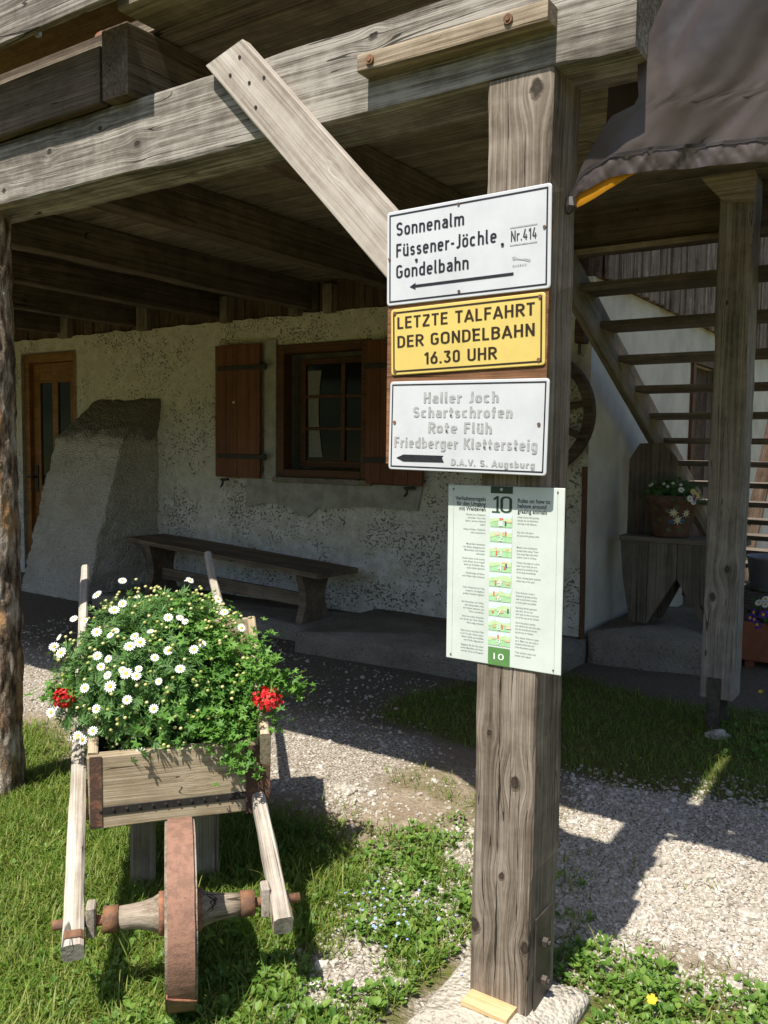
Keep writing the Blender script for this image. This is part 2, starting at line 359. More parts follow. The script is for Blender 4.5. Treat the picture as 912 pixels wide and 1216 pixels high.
def conc_mat(name, c, c2, moss=None, zm=(1.62, 1.8), bd=.012):
    m, nt = newmat(name); co = OBJ(nt)
    n = NO(nt, co, 3, 6, .65); f = NO(nt, co, 55, 4, .7); g = N(nt, 'TexVoronoi', {'Scale': 70.}); nt.links.new(co, g.inputs['Vector'])
    col = MIX(nt, SS(nt, n, .3, .7), c, c2)
    col = MIX(nt, MA(nt, 'MULTIPLY', SS(nt, NO(nt, co, 48, 3, .7), .52, .68), .6), col, tuple(x*.35 for x in c))
    if moss:
        z = N(nt, 'SeparateXYZ', {0: co}).outputs[2]
        mk = SS(nt, MA(nt, 'ADD', z, MA(nt, 'MULTIPLY', MA(nt, 'SUBTRACT', NO(nt, co, 6, 5, .7), .5), .5)), zm[0]-.1, zm[1]-.1)
        col = MIX(nt, MA(nt, 'MULTIPLY', mk, .85), col, moss)
    h = MA(nt, 'ADD', MA(nt, 'MULTIPLY', f, .7), MA(nt, 'SUBTRACT', n, MA(nt, 'MULTIPLY', g.outputs['Distance'], .7)))
    PB(nt, col, .95, BUMP(nt, h, 1., bd), spec=.12); return m
BUTT = conc_mat('roughcast_render', (.60, .55, .44), (.76, .71, .60), (.23, .195, .145), bd=.035)
CONC = conc_mat('old_concrete', (.21, .185, .145), (.31, .28, .225)); FOOT = conc_mat('pale_concrete', (.42, .38, .31), (.52, .48, .41))

# ------------------------------------------------------------------ ground
def fbm(x, y, s=1., o=3, z=0.):
    v = 0; a = 1.; t = 0
    for i in range(o):
        v += a*mnoise.noise(V3((x*s, y*s, z+i*7.7))); t += a; a *= .5; s *= 2.1
    return v/t
def sst(a, b, v):
    t = min(1, max(0, (v-a)/(b-a))); return t*t*(3-2*t)
def zones(x, y):
    """(grass, stones, leafy weeds) densities at a point of the yard"""
    n = fbm(x, y, 1.1, 3)*.9; n2 = fbm(x, y, 3.2, 2, 5.)
    xx = x + n*.45; yy = y + n*.35
    lawn = (1-sst(2.35, 2.75, yy))*(1-sst(-1.75, -1.35, xx))
    mid = (1-sst(2.6, 3.3, yy))*sst(-1.95, -1.5, xx)*(1-sst(-1.05, -.85, xx))
    right = sst(-1.05, -.8, xx)*(1-sst(2.42, 2.75, yy))
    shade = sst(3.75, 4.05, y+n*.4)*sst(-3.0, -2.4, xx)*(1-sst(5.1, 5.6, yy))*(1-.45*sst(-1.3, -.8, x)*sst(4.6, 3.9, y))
    gravel = sst(-1.75, -1.15, xx)*sst(2.3, 2.85, yy)*(1-sst(3.7, 4.3, yy))
    path = sst(2.5, 2.9, yy)*(1-sst(-2.4, -1.8, xx))*(1-.65*sst(3.5, 4.1, yy))
    g = max(lawn, .55*mid*sst(-.15, .35, n2+.15), .45*right, .95*shade, .10*path*sst(.1, .4, n2), .35*sst(-4.2, -3.6, -y-0.)*0)
    g = max(g, .42*(1-sst(3.2, 3.6, yy))*sst(2.5, 2.9, yy)*sst(-2.6, -2.0, xx)*(1-sst(-1.5, -1.2, xx))*sst(-.1, .3, n2))
    g = max(g, .34*sst(-2.5, -2.1, xx)*(1-sst(-1.35, -1.0, xx))*sst(2.4, 2.8, yy)*(1-sst(3.5, 3.9, yy))*sst(-.35, .2, n2))
    g = max(g, .5*sst(-.7, -.3, x)*sst(3.9, 4.6, y))
    gravel *= .5+.5*sst(-.35, .15, n2); g = max(g, .16*gravel*sst(.05, .3, n))
    s = max(gravel, .55*mid*sst(.3, -.1, n2), .5*path, .30*right*sst(.2, -.2, n2), .06)
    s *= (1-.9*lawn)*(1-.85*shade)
    wd = max(.62*mid*sst(-.3, .25, n2), 1.0*right*sst(-.6, -.05, n2)*(1-sst(2.35, 2.7, yy)), .13*lawn, .10*path*sst(0, .3, n2), .12*shade, .55*sst(-1.0, -.8, x)*(1-sst(-.5, -.3, x))*sst(4.4, 4.6, y)*(1-sst(5.1, 5.4, y)))
    wd *= (1-.85*gravel)
    return g, s, wd
def gz(x, y):
    return -.045*math.exp(-((x+1.0)**2+(y-2.1)**2)/.16) + fbm(x, y, .7, 3, 2.)*.018 - .025*sst(2.2, 2.9, y)*(1-sst(3.6, 4.4, y))*sst(-2.2, -1.2, x) + fbm(x, y, 6, 2, 9)*.005

xs = np.unique(np.round(np.concatenate([np.linspace(-300, -16, 12), np.linspace(-16, -6, 26), np.arange(-6, 1.2, .05), np.linspace(1.2, 12, 26), np.linspace(12, 300, 12)]), 4))
ys = np.unique(np.round(np.concatenate([np.linspace(-300, -10, 12), np.linspace(-10, .4, 26), np.arange(.4, 7.5, .05), np.linspace(7.5, 20, 26), np.linspace(20, 300, 12)]), 4))
gv = []; gc = []
for yv in ys:
    for xv in xs:
        gv.append((xv, yv, gz(xv, yv))); gc.append(zones(xv, yv) if (-16 < xv < 12 and -10 < yv < 20) else (.8, .1, .1))
nx = len(xs); gf = [(j*nx+i, j*nx+i+1, (j+1)*nx+i+1, (j+1)*nx+i) for j in range(len(ys)-1) for i in range(nx-1)]
m, nt = newmat('yard_soil'); co = OBJ(nt)
at = N(nt, 'Attribute', attribute_name='zone'); sep = N(nt, 'SeparateColor', {0: at.outputs['Color']})
n1 = NO(nt, co, 5, 5, .65); n2 = NO(nt, co, 40, 5, .7); n3 = NO(nt, co, 160, 3, .6)
vo = N(nt, 'TexVoronoi', {'Scale': 85.}); nt.links.new(VM(nt, 'ADD', co, VM(nt, 'SCALE', NO(nt, co, 30, 2, out='Color'), scale=.02)), vo.inputs['Vector'])
vs2 = N(nt, 'TexVoronoi', {'Scale': 140.}); nt.links.new(co, vs2.inputs['Vector'])
dirt_and_shade = MIX(nt, SS(nt, n1, .3, .7), (.27, .205, .14), (.42, .35, .265)); dirt_and_shade = MIX(nt, SS(nt, n2, .4, .7), dirt_and_shade, (.20, .155, .11)); dirt_and_shade = MIX(nt, SS(nt, MA(nt, 'ADD', N(nt, 'SeparateXYZ', {0: co}).outputs[1], n1), 4.0, 4.6), dirt_and_shade, MIX(nt, SS(nt, n2, .35, .7), (.12, .10, .072), (.19, .165, .125)))  # last mix darkens the ground towards the wall to deepen the porch shade
stc = RAMP(nt, N(nt, 'SeparateColor', {0: vo.outputs['Color']}).outputs[0], [(0., (.46, .40, .325)), (.5, (.62, .565, .485)), (1., (.76, .71, .635))])
stc = MIX(nt, SS(nt, vo.outputs['Distance'], .45, .72), stc, (.20, .17, .135))
gm = SS(nt, MA(nt, 'ADD', sep.outputs[1], MA(nt, 'MULTIPLY', MA(nt, 'SUBTRACT', n2, .5), .9)), .25, .62)
col = MIX(nt, gm, dirt_and_shade, stc)
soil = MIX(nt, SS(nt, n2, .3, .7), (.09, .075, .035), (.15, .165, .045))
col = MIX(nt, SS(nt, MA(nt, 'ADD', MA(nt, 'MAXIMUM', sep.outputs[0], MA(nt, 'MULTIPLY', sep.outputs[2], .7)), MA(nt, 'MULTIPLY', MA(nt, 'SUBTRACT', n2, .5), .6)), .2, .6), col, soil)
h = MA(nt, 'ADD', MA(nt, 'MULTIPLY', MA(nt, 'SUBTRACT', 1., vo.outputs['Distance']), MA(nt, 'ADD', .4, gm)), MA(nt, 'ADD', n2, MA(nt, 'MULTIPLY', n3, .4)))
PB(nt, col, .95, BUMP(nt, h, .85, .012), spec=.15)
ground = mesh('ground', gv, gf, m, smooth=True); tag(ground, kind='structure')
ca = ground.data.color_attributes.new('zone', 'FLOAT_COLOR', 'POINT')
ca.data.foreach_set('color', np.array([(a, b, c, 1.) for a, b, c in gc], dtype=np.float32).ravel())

hv = []; hf = []  # unseen ring of hills, added to block low sky light
for i in range(97):
    a = 2*PI*i/96
    for j, (r_, hh) in enumerate(((120, -2), (150, 2), (210, 14), (300, 38), (420, 62))):
        k = 1+.35*fbm(math.cos(a)*2.2, math.sin(a)*2.2, 1.3, 3, j*.6); hv.append((r_*math.cos(a), r_*math.sin(a), hh*k if j else -2))
for i in range(96):
    for j in range(4): hf.append((i*5+j, (i+1)*5+j, (i+1)*5+j+1, i*5+j+1))
m, nt = newmat('added_hill_forest'); co = OBJ(nt)
PB(nt, MIX(nt, SS(nt, NO(nt, co, .03, 5, .65), .42, .6), (.05, .075, .045), (.11, .14, .07)), .95, BUMP(nt, NO(nt, co, .25, 4), .8, 4.), spec=.1)
added_hills = mesh('added_hills', hv, hf, m, smooth=True); tag(added_hills, kind='structure')

# ---- scatter helpers (merged meshes through numpy)
def merged(name, tv, tf, mats4, mat, label=None, kind='stuff', smooth=False, parent=None, tm=None):
    tv = np.asarray(tv, dtype=np.float32); M = np.asarray(mats4, dtype=np.float32); k = len(M); nv = len(tv)
    P = np.einsum('kij,nj->kni', M[:, :, :3], tv) + M[:, None, :, 3]
    me = bpy.data.meshes.new(name); me.vertices.add(k*nv); me.vertices.foreach_set('co', P.reshape(-1))
    ln = np.array([len(f) for f in tf]); idx = np.concatenate([np.array(f) for f in tf])
    tot = (idx[None, :] + (np.arange(k)*nv)[:, None]).reshape(-1)
    me.loops.add(len(tot)); me.loops.foreach_set('vertex_index', tot.astype(np.int32))
    st = np.concatenate([[0], np.cumsum(ln)[:-1]]); starts = (st[None, :] + (np.arange(k)*len(idx))[:, None]).reshape(-1)
    me.polygons.add(k*len(tf)); me.polygons.foreach_set('loop_start', starts.astype(np.int32))
    if tm is not None: me.polygons.foreach_set('material_index', np.tile(np.array(tm, dtype=np.int32), k))
    me.polygons.foreach_set('use_smooth', np.full(k*len(tf), smooth))
    me.update(calc_edges=True); me.validate()
    return link_mesh(name, me, mat, parent)
def rotz(a): c, s = math.cos(a), math.sin(a); return np.array([[c, -s, 0], [s, c, 0], [0, 0, 1]])
def rotx(a): c, s = math.cos(a), math.sin(a); return np.array([[1, 0, 0], [0, c, -s], [0, s, c]])
def roty(a): c, s = math.cos(a), math.sin(a); return np.array([[c, 0, s], [0, 1, 0], [-s, 0, c]])
def X4(R, S, t): return np.column_stack([R @ np.diag(S), np.array(t)])
def look_m(nrm, spin, s, t):
    z = V3(nrm).normalized(); a = V3((0, 0, 1)) if abs(z.z) < .95 else V3((1, 0, 0)); x = a.cross(z).normalized(); y = z.cross(x)
    R = np.array([[x.x, y.x, z.x], [x.y, y.y, z.y], [x.z, y.z, z.z]]) @ rotz(spin)
    return X4(R, (s, s, s), t)
KEEP = [(-1.24, -.76, 1.80, 2.31)]
def blocked(x, y):
    for a, b, c, d in KEEP:
        if a < x < b and c < y < d: return True
    return False

# ------------------------------------------------------------------ farmhouse
YW = 6.0; CORN = -2.27
house = thing('farmhouse', 'old farmhouse with pitted pale plaster walls and dark timber upper floor behind the porch', 'house', (-6, 6, 0))
WIN = (-5.23, -4.20, 1.26, 2.45); DOOR = (-9.17, -8.15, .05, 2.56)
def grid_wall(x0, x1, z0, z1, st, holes, amp):
    nxx = int((x1-x0)/st)+1; nzz = int((z1-z0)/st)+1; vs = []; fs = []
    X = np.linspace(x0, x1, nxx); Z = np.linspace(z0, z1, nzz)
    def snap(a, vals): 
        for v in vals: a[np.argmin(abs(a-v))] = v
    snap(X, [h for H in holes for h in H[:2]]); snap(Z, [h for H in holes for h in H[2:]])
    for j, z in enumerate(Z):
        for i, x in enumerate(X):
            d = fbm(x, z, 2.2, 3)*amp*1.6 + fbm(x, z, 14, 2, 3)*amp*.7
            zz = z + (fbm(x, 0, 5, 3)*.03 if j == nzz-1 else 0)
            vs.append((x, YW+d, zz))
    for j in range(nzz-1):
        for i in range(nxx-1):
            cx, cz = (X[i]+X[i+1])/2, (Z[j]+Z[j+1])/2
            if any(h[0] < cx < h[1] and h[2] < cz < h[3] for h in holes): continue
            fs.append((j*nxx+i, j*nxx+i+1, (j+1)*nxx+i+1, (j+1)*nxx+i))
    return vs, fs
vs, fs = grid_wall(-13.5, CORN, -.1, 2.71, .04, [WIN, DOOR], .008)
mesh('plaster_wall', vs, fs, PLASTER, house, smooth=True)
for (x0, x1, z0, z1) in (WIN, DOOR):                                # reveals of the openings
    b = MB(); b.box(x0-.004, x0+.002, YW-.004, YW+.30, z0, z1); b.box(x1-.002, x1+.004, YW-.004, YW+.30, z0, z1)
    b.box(x0, x1, YW-.004, YW+.30, z1-.002, z1+.004); b.box(x0, x1, YW-.004, YW+.30, z0-.004, z0+.002)
    b.build('reveal', MORTAR, house)
b = MB(); b.box(-13.5, CORN-.02, YW+.31, YW+.36, -.1, 2.69); b.build('wall_core', MORTAR, house)
b = MB(); b.prism([(-5.60,.96),(-5.30,1.02),(-5.05,.98),(-4.98,.92),(-4.86,.90),(-4.74,.99),(-4.2,1.03),(-3.7,1.02),(-3.66,1.22),(-5.60,1.235)], 5.972, 6.0)
b.prism([(-5.37,1.235),(-5.235,1.235),(-5.235,2.50),(-5.37,2.50)], 5.974, 6.0); b.build('mortar_patch', MORTAR, house)
# side wall with white smooth plaster and upper cladding
b = MB(); b.box(CORN-.3, CORN-.001, YW+.012, 8.74, -.1, 2.78); b.box(CORN-.3, CORN-.001, 9.78, 17, -.1, 2.78); b.box(CORN-.3, CORN-.001, 8.74, 9.78, 2.40, 2.78)
b.build('side_wall', SMOOTHP, house)
boards('side_cladding', frame((CORN+.03, 17.1, 2.76), (0, 0, 1), (1, 0, 0)), 110, .10, 2.6, .03, W_SIDE, house, rnd=.014, gap=.008, seed=4)
b = MB(); b.box(CORN-.25, CORN+.025, 6.05, 17.2, 2.781, 5.4); b.build('upper_side_wall', W_CLAD, house)
sd = MB().box(CORN-.02, CORN+.03, 8.70, 8.80, .1, 2.42, 0, .004).box(CORN-.02, CORN+.03, 9.70, 9.80, .1, 2.42, 0, .004).box(CORN-.02, CORN+.035, 8.64, 9.86, 2.40, 2.50, 0, .004).build('side_door', W_FRAME, house)
MB().box(CORN-.12, CORN-.08, 8.80, 9.70, .1, 2.40).build('door_leaf', W_CLAD, sd)
# timber upper storey above the wall (vertical boards and studs, dark)
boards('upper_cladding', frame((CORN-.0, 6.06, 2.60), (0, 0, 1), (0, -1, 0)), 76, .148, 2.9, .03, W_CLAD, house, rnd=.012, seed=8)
for x in (-3.72, -4.62, -5.0, -5.85, -7.0, -8.3):
    timber('stud', (x, 5.98, 2.69), (x, 5.98, 2.93), .10 if x > -6 else .16, .10, W_DECK, house, upv=(0, -1, 0))
# roof
rf = MB()
def roofslab(y0, z0, y1, z1, th, x0, x1, m):
    rf.add([(x, y, z+dz) for x in (x0, x1) for (y, z) in ((y0, z0), (y1, z1)) for dz in (0, th)], [(0,1,3,2),(4,6,7,5),(0,4,5,1),(2,3,7,6),(0,2,6,4),(1,5,7,3)], m)
roofslab(1.45, 5.26, 9.0, 8.8, .12, -16, -1.975, 0); roofslab(9.003, 8.8, 17.2, 5.0, .12, -16, -1.975, 0)
rf.build('roof', W_SOFFIT, house)
# window
wf = MB()
x0, x1, z0, z1 = WIN
for (a, c, d, e) in ((x0+.005, x0+.085, z0, z1-.005), (x1-.085, x1-.005, z0, z1-.005), (x0+.086, x1-.086, z1-.085, z1-.005), (x0+.086, x1-.086, z0, z0+.07)):
    wf.box(a, c, YW-.02, YW+.10, d, e, 0, .004)
win = wf.build('window', W_FRAME, house)
sash = MB()
sx0, sx1, sz0, sz1 = x0+.16, x1-.04, z0+.09, z1-.12
for (a, c, d, e) in ((sx0, sx0+.055, sz0, sz1), (sx1-.055, sx1, sz0, sz1), (sx0+.056, sx1-.056, sz1-.055, sz1), (sx0+.056, sx1-.056, sz0, sz0+.06)):
    sash.box(a, c, YW+.13, YW+.175, d, e, 0, .004)
mx = sx0+.48; sash.box(mx-.022, mx+.022, YW+.132, YW+.172, sz0+.061, sz1-.056, 0, .003)
for k in (1, 2):
    zz = sz0+.06+(sz1-sz0-.115)*k/3
    sash.box(sx0+.056, mx-.023, YW+.135, YW+.168, zz-.014, zz+.014, 0, .003); sash.box(mx+.023, sx1-.056, YW+.135, YW+.168, zz-.014, zz+.014, 0, .003)
sash.build('sash', W_FRAME, win)
MB().box(sx0+.04, sx1-.04, YW+.150, YW+.154, sz0+.04, sz1-.04).build('pane', GLASSD, win)
cv = []; cf = []
for i in range(13):
    for j in range(9):
        t = i/12; q = j/8; cv.append((sx0+.07+.16*t*(1-.25*math.sin(PI*q))+.02*q, YW+.145+.004*math.sin(t*18), sz1-.11-(sz1-sz0-.2)*q))
for i in range(12):
    for j in range(8): cf.append((i*9+j, i*9+j+1, (i+1)*9+j+1, (i+1)*9+j))
mesh('curtain', cv, cf, CURT, win, smooth=True)
MB().box(x0-.02, x1+.05, YW-.06, YW+.03, z0-.05, z0-.003, 0, .004).build('sill', CONC, win)
def shutter(xa, xb, za, zb, hinge_right, lab):
    wd = (xb-xa)/4
    s = boards('shutter', frame((xa if False else xb, 5.955, za), (0, 0, 1), (0, -1, 0)), 4, wd, zb-za, .03, W_SHUT, house, rnd=.0015, gap=.0012, seed=int(abs(xa)*10))
    tag(s, lab)
    for zz in (za+.20, zb-.22):
        h = MB()
        if hinge_right: h.box(xa+.04, xb+.10, 5.912, 5.921, zz-.02, zz+.02, 0, .002).tube([(xb+.075, 5.917, zz-.03), (xb+.075, 5.917, zz+.03)], .012, 8)
        else: h.box(xa-.02, xb-.05, 5.912, 5.921, zz-.02, zz+.02, 0, .002)
        h.build('hinge', IRON, s)
    hx = xa+.1 if hinge_right else xb-.14
    MB().tube([(hx-.03, 5.93, za-.025), (hx+.06, 5.93, za-.02), (hx+.07, 5.93, za-.02)], .012, 6).tube([(hx+.0, 5.93, za-.02), (hx-.01, 5.93, za-.07), (hx-.03, 5.93, za-.09)], .011, 6).build('shutter_catch', IRON, s)
shutter(-5.955, -5.39, 1.235, 2.475, True, 'open reddish-brown shutter left of the window')
shutter(-4.19, -3.63, 1.23, 2.43, False, 'open reddish-brown shutter right of the window, half behind the signs')
MB().box(-5.72, -5.70, 5.918, 5.924, 1.93, 1.95, 0, .002).build('shutter_nail_cap', WHT, house)
# door
dx0, dx1, dz0, dz1 = DOOR
dr = MB()
dr.box(dx0+.005, dx0+.10, YW+.03, YW+.14, dz0, dz1-.005, 0, .004).box(dx1-.10, dx1-.005, YW+.03, YW+.14, dz0, dz1-.005, 0, .004).box(dx0+.101, dx1-.101, YW+.03, YW+.14, dz1-.11, dz1-.005, 0, .004)
dr = dr.build('door', W_DOOR, house)
lf = MB(); lx0, lx1 = dx0+.105, dx1-.105; lz1 = dz1-.115
px = [(lx0+.13, lx0+.36), (lx0+.46, lx0+.69)]
lf.box(lx0, px[0][0], YW+.08, YW+.12, dz0+.01, lz1, 0, .003).box(px[0][1], px[1][0], YW+.08, YW+.12, 1.05, lz1, 0, .003).box(px[1][1], lx1, YW+.08, YW+.12, dz0+.01, lz1, 0, .003)
lf.box(px[0][0]+.001, px[0][1]-.001, YW+.081, YW+.119, lz1-.22, lz1-.001).box(px[1][0]+.001, px[1][1]-.001, YW+.081, YW+.119, lz1-.22, lz1-.001)
lf.box(px[0][0]+.001, px[1][1]-.001, YW+.0815, YW+.1185, dz0+.011, 1.048); lf.build('door_leaf', W_DOOR, dr)
MB().box(px[0][0]-.01, px[0][1]+.01, YW+.098, YW+.102, 1.04, lz1-.2).box(px[1][0]-.01, px[1][1]+.01, YW+.098, YW+.102, 1.04, lz1-.2).build('pane', GLASSD, dr)
MB().box(lx0+.035, lx0+.085, YW+.066, YW+.079, .96, 1.28, 0, .004).tube([(lx0+.06, YW+.07, 1.14), (lx0+.06, YW+.02, 1.14), (lx0-.06, YW+.02, 1.135)], .011, 8).build('handle', IRON, dr)

# ------------------------------------------------------------------ buttress, slab, apron
def loft(name, rings, mat, nu=14, amp=.012, parent=None, m_=16, hf=0.):
    """closed skin between quads given as 4 corner points (front-left, front-right, back-right, back-left) at rising levels, roughened"""
    vs = []; fs = []
    rr = []
    for lv in range(len(rings)-1):
        k = nu if lv == 0 else max(4, nu//2)
        for t in range(k): rr.append([V3(rings[lv][c])*(1-t/k)+V3(rings[lv+1][c])*(t/k) for c in range(4)])
    rr.append([V3(p) for p in rings[-1]])
    for q in rr:
        for c in range(4):
            for t in range(m_):
                p = q[c]*(1-t/m_)+q[(c+1) % 4]*(t/m_)
                d = V3((fbm(p.x, p.z, 7, 3, p.y), fbm(p.y, p.z, 7, 3, p.x+3), fbm(p.x, p.y, 6, 2, p.z)))*amp*2
                if hf: d = d + V3((0, -1, .3))*fbm(p.x*1.0+p.y, p.z, 17, 3, p.y*9)*hf + V3((1, 0, 0))*fbm(p.y, p.z, 17, 3, p.x*9+4)*hf
                vs.append(p+d)
    w_ = 4*m_
    for i in range(len(rr)-1):
        for k in range(w_): fs.append((i*w_+k, i*w_+(k+1) % w_, (i+1)*w_+(k+1) % w_, (i+1)*w_+k))
    # top cap as a grid-free fan
    c = sum((V3(v) for v in vs[-w_:]), V3())/w_; vs.append(c); b0 = (len(rr)-1)*w_
    for k in range(w_): fs.append((b0+k, b0+(k+1) % w_, len(vs)-1))
    return mesh(name, vs, fs, mat, parent, smooth=True)
bt = loft('buttress', [[(-8.05, 5.20, -.05), (-7.02, 5.20, -.05), (-6.86, 6.05, -.05), (-8.05, 6.05, -.05)],
                       [(-7.95, 5.585, 1.59), (-6.86, 5.585, 1.59), (-6.83, 6.05, 1.59), (-7.92, 6.05, 1.59)],
                       [(-7.83, 5.98, 2.0), (-6.81, 5.98, 2.0), (-6.81, 6.06, 2.0), (-7.83, 6.06, 2.0)]], BUTT, 90, .022, None, 48, .022)
tag(bt, 'rough sloping masonry buttress with mossy cap between the door and the bench', 'buttress')
sb = loft('concrete_slab', [[(-4.10, 4.90, -.05), (CORN+.05, 5.0, -.05), (CORN+.05, 6.03, -.05), (-4.12, 6.03, -.05)],
                            [(-4.09, 4.90, .15), (CORN+.05, 5.0, .16), (CORN+.05, 6.03, .16), (-4.12, 6.03, .16)]], CONC, 6, .006)
tag(sb, 'grey concrete slab step at the foot of the wall right of the bench', 'step')
ap = loft('concrete_apron', [[(-6.84, 5.16, -.05), (-4.13, 5.16, -.05), (-4.13, 6.03, -.05), (-6.84, 6.03, -.05)],
                             [(-6.84, 5.18, .10), (-4.13, 5.18, .10), (-4.13, 6.03, .10), (-6.84, 6.03, .10)]], CONC, 4, .006)
tag(ap, 'low concrete plinth that the long bench stands on', 'plinth')
pad = loft('concrete_pad', [[(CORN+.07, 5.93, -.05), (-1.31, 6.05, -.05), (-1.31, 7.4, -.05), (CORN+.07, 7.4, -.05)],
                            [(CORN+.07, 5.95, .22), (-1.33, 6.07, .22), (-1.33, 7.4, .22), (CORN+.07, 7.4, .22)]], CONC, 6, .012)
tag(pad, 'rough dark concrete pad under the carved wooden chair at the house corner', 'pad')

# ------------------------------------------------------------------ bench
bn = thing('bench', 'long dark plank bench on two waisted legs against the plaster wall', 'bench', (-5.4, 5.6, .1))
timber('seat', (-6.78, 5.80, .603), (-4.20, 5.57, .505), .50, .045, W_BENCH, bn, jit=.003)
def waist(x, zt, y0, y1):
    n = 9; pl = []
    for i in range(n): t = i/(n-1); pl.append((y0+.055*math.sin(PI*t)**1.4-(.02 if t > .8 else 0)*0, .10+(zt-.10)*t))
    for i in range(n-1, -1, -1): t = i/(n-1); pl.append((y1-.055*math.sin(PI*t)**1.4, .10+(zt-.10)*t))
    return pl
for x, zt, ya in ((-4.42, .49, 5.33), (-6.50, .568, 5.55)):
    MB().prism(waist(x, zt, ya, ya+.36), x-.035, x+.035, 'x').build('leg', W_BENCH, bn)
timber('stretcher', (-6.46, 5.72, .28), (-4.46, 5.51, .26), .035, .11, W_BENCH, bn)

# ------------------------------------------------------------------ balcony
bal = thing('balcony', 'weathered timber balcony with long silvered front beam, joists and plank floor over the porch', 'balcony', (-4, 2.1, 2.5))
timber('front_beam', (-8.0, 2.168, 2.62), (-.697, 2.168, 2.62), .203, .244, W_BEAM, bal, bev=.006, jit=.003)
for x in (-2.51, -3.70, -4.93, -6.02, -7.2, -8.4, -9.6, -10.8):
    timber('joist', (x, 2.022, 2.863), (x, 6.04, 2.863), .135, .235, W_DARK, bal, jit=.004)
boards('decking', frame((-14, 2.128, 2.986), (1, 0, 0), (0, 0, 1)), 28, .14, 13.1, .035, W_DECK, bal, gap=.004, rnd=.003, seed=2, lens=lambda i: 13.1 if i < 22 else 11.70)
MB().box(-14, -.9, 2.135, 5.17, 3.018, 3.05).box(-14, -2.3, 5.171, 6.0, 3.018, 3.05).build('deck_light_block', W_DARK, bal)  # unseen layer added above the boards to stop sun leaking through the gaps
timber('rim_board', (-14, 2.12, 2.861), (-2.60, 2.12, 2.861), .04, .245, W_DARK, bal)
timber('edge_board', (-14, 2.048, 2.843), (-2.60, 2.048, 2.843), .04, .195, W_DARK, bal)
timber('edge_plank', (-2.42, 2.05, 3.003), (-.9, 2.05, 3.003), .175, .034, W_DECK, bal)
br = timber('brace', (-2.0, 2.0485, 2.775), (-1.10, 2.0485, 1.84), .037, .145, W_BRACE, bal, upv=(1, 0, 1), bev=.003, jit=.001, cut0=.55)
bd = V3((.9, 0, -.935)).normalized(); bu = V3((.935, 0, .9)).normalized()
for s, q in ((.075, -.03), (.07, .03), (.16, .0), (.20, .045), (.235, -.035)):
    p = V3((-2.0, 2.03, 2.775)) + bd*s + bu*q; MB().tube([p+V3((0, .004, 0)), p-V3((0, .0025, 0))], .0055, 8).build('nail_head', IRON, br)
lg = timber('ledger', (-1.465, 2.0375, 2.612), (-.895, 2.0375, 2.612), .058, .048, W_LEDGER, bal, bev=.004)
for x in (-1.42, -1.0):
    MB().tube([(x, 2.0085, 2.612), (x, 2.004, 2.612)], .0125, 14).tube([(x, 2.0038, 2.612), (x, 2.001, 2.612)], .006, 8).build('bolt_head', RUST2, lg)
timber('rail_board', (-9, 1.90, 3.075), (-2.36, 1.90, 3.075), .03, .19, W_BEAM, bal)
for x in (-2.87, -4.2):
    MB().box(x-.012, x+.012, 1.965, 1.98, 3.014, 3.2, 0, .002).build('rail_bracket', GALV, bal)
timber('back_beam', (-2.1, 5.16, 2.95), (1.6, 5.16, 2.95), .19, .42, W_DARK, bal, jit=.004)
timber('beam_batten', (-2.1, 5.05, 2.735), (1.6, 5.05, 2.735), .03, .03, W_LEDGER, bal)
kb = MB().prism([(-1.30, 3.05), (-1.135, 2.862), (-.972, 2.838), (-.975, 3.25), (-1.48, 3.25)], 4.805, 4.868).build('knee_brace', W_LEDGER, bal)

# ------------------------------------------------------------------ posts
po = thing('sign_post', 'thick square weathered post with cracks and knots that carries the signs', 'post', (-.993, 2.158, .04), group='posts under the balcony')
tm_ = timber('timber', (-.993, 2.158, .0), (-.993, 2.158, 2.498), .18, .182, W_POST, po, upv=(0, -1, 0), bev=.006, jit=.0028, seg=.05)
bp = MB().box(-.904, -.8985, 2.10, 2.205, .0, .27, 0, .001).build('steel_plate', STEEL, po)
for z in (.075, .185): MB().tube([(-.8984, 2.15, z), (-.884, 2.15, z)], .014, 6).tube([(-.8838, 2.15, z), (-.876, 2.15, z)], .007, 8).build('bolt', STEEL, bp)
ft = loft('concrete_footing', [[(-1.19, 1.86, -.12), (-.80, 1.93, -.12), (-.80, 2.28, -.12), (-1.19, 2.26, -.12)],
                               [(-1.175, 1.885, -.006), (-.802, 1.965, -.006), (-.797, 2.255, -.006), (-1.18, 2.235, -.006)],
                               [(-1.16, 1.90, .010), (-.815, 1.975, .010), (-.81, 2.245, .010), (-1.165, 2.225, .010)]], FOOT, 6, .008)
tag(ft, 'pale rough concrete footing under the thick sign post', 'footing')
wg = timber('wedge_board', (-1.075, 2.042, .0185), (-.935, 2.042, .0185), .08, .014, W_WEDGE, None, bev=.002); tag(wg, 'fresh yellow wooden shim between the sign post and its footing', 'shim')
p2 = thing('corner_post', 'square grey timber post on a steel foot in front of the stairs', 'post', (-1.069, 4.967, 0), group='posts under the balcony')
timber('timber', (-1.069, 4.967, .185), (-1.069, 4.967, 3.2), .178, .182, W_POST2, p2, upv=(0, -1, 0), bev=.008, jit=.003, seg=.06)
MB().box(-1.115, -1.045, 4.862, 4.8735, -.05, .30, 0, .001).build('steel_foot', STEEL, p2)
MB().box(-1.115, -1.045, 5.062, 5.073, -.05, .30, 0, .001).build('steel_foot', STEEL, p2)
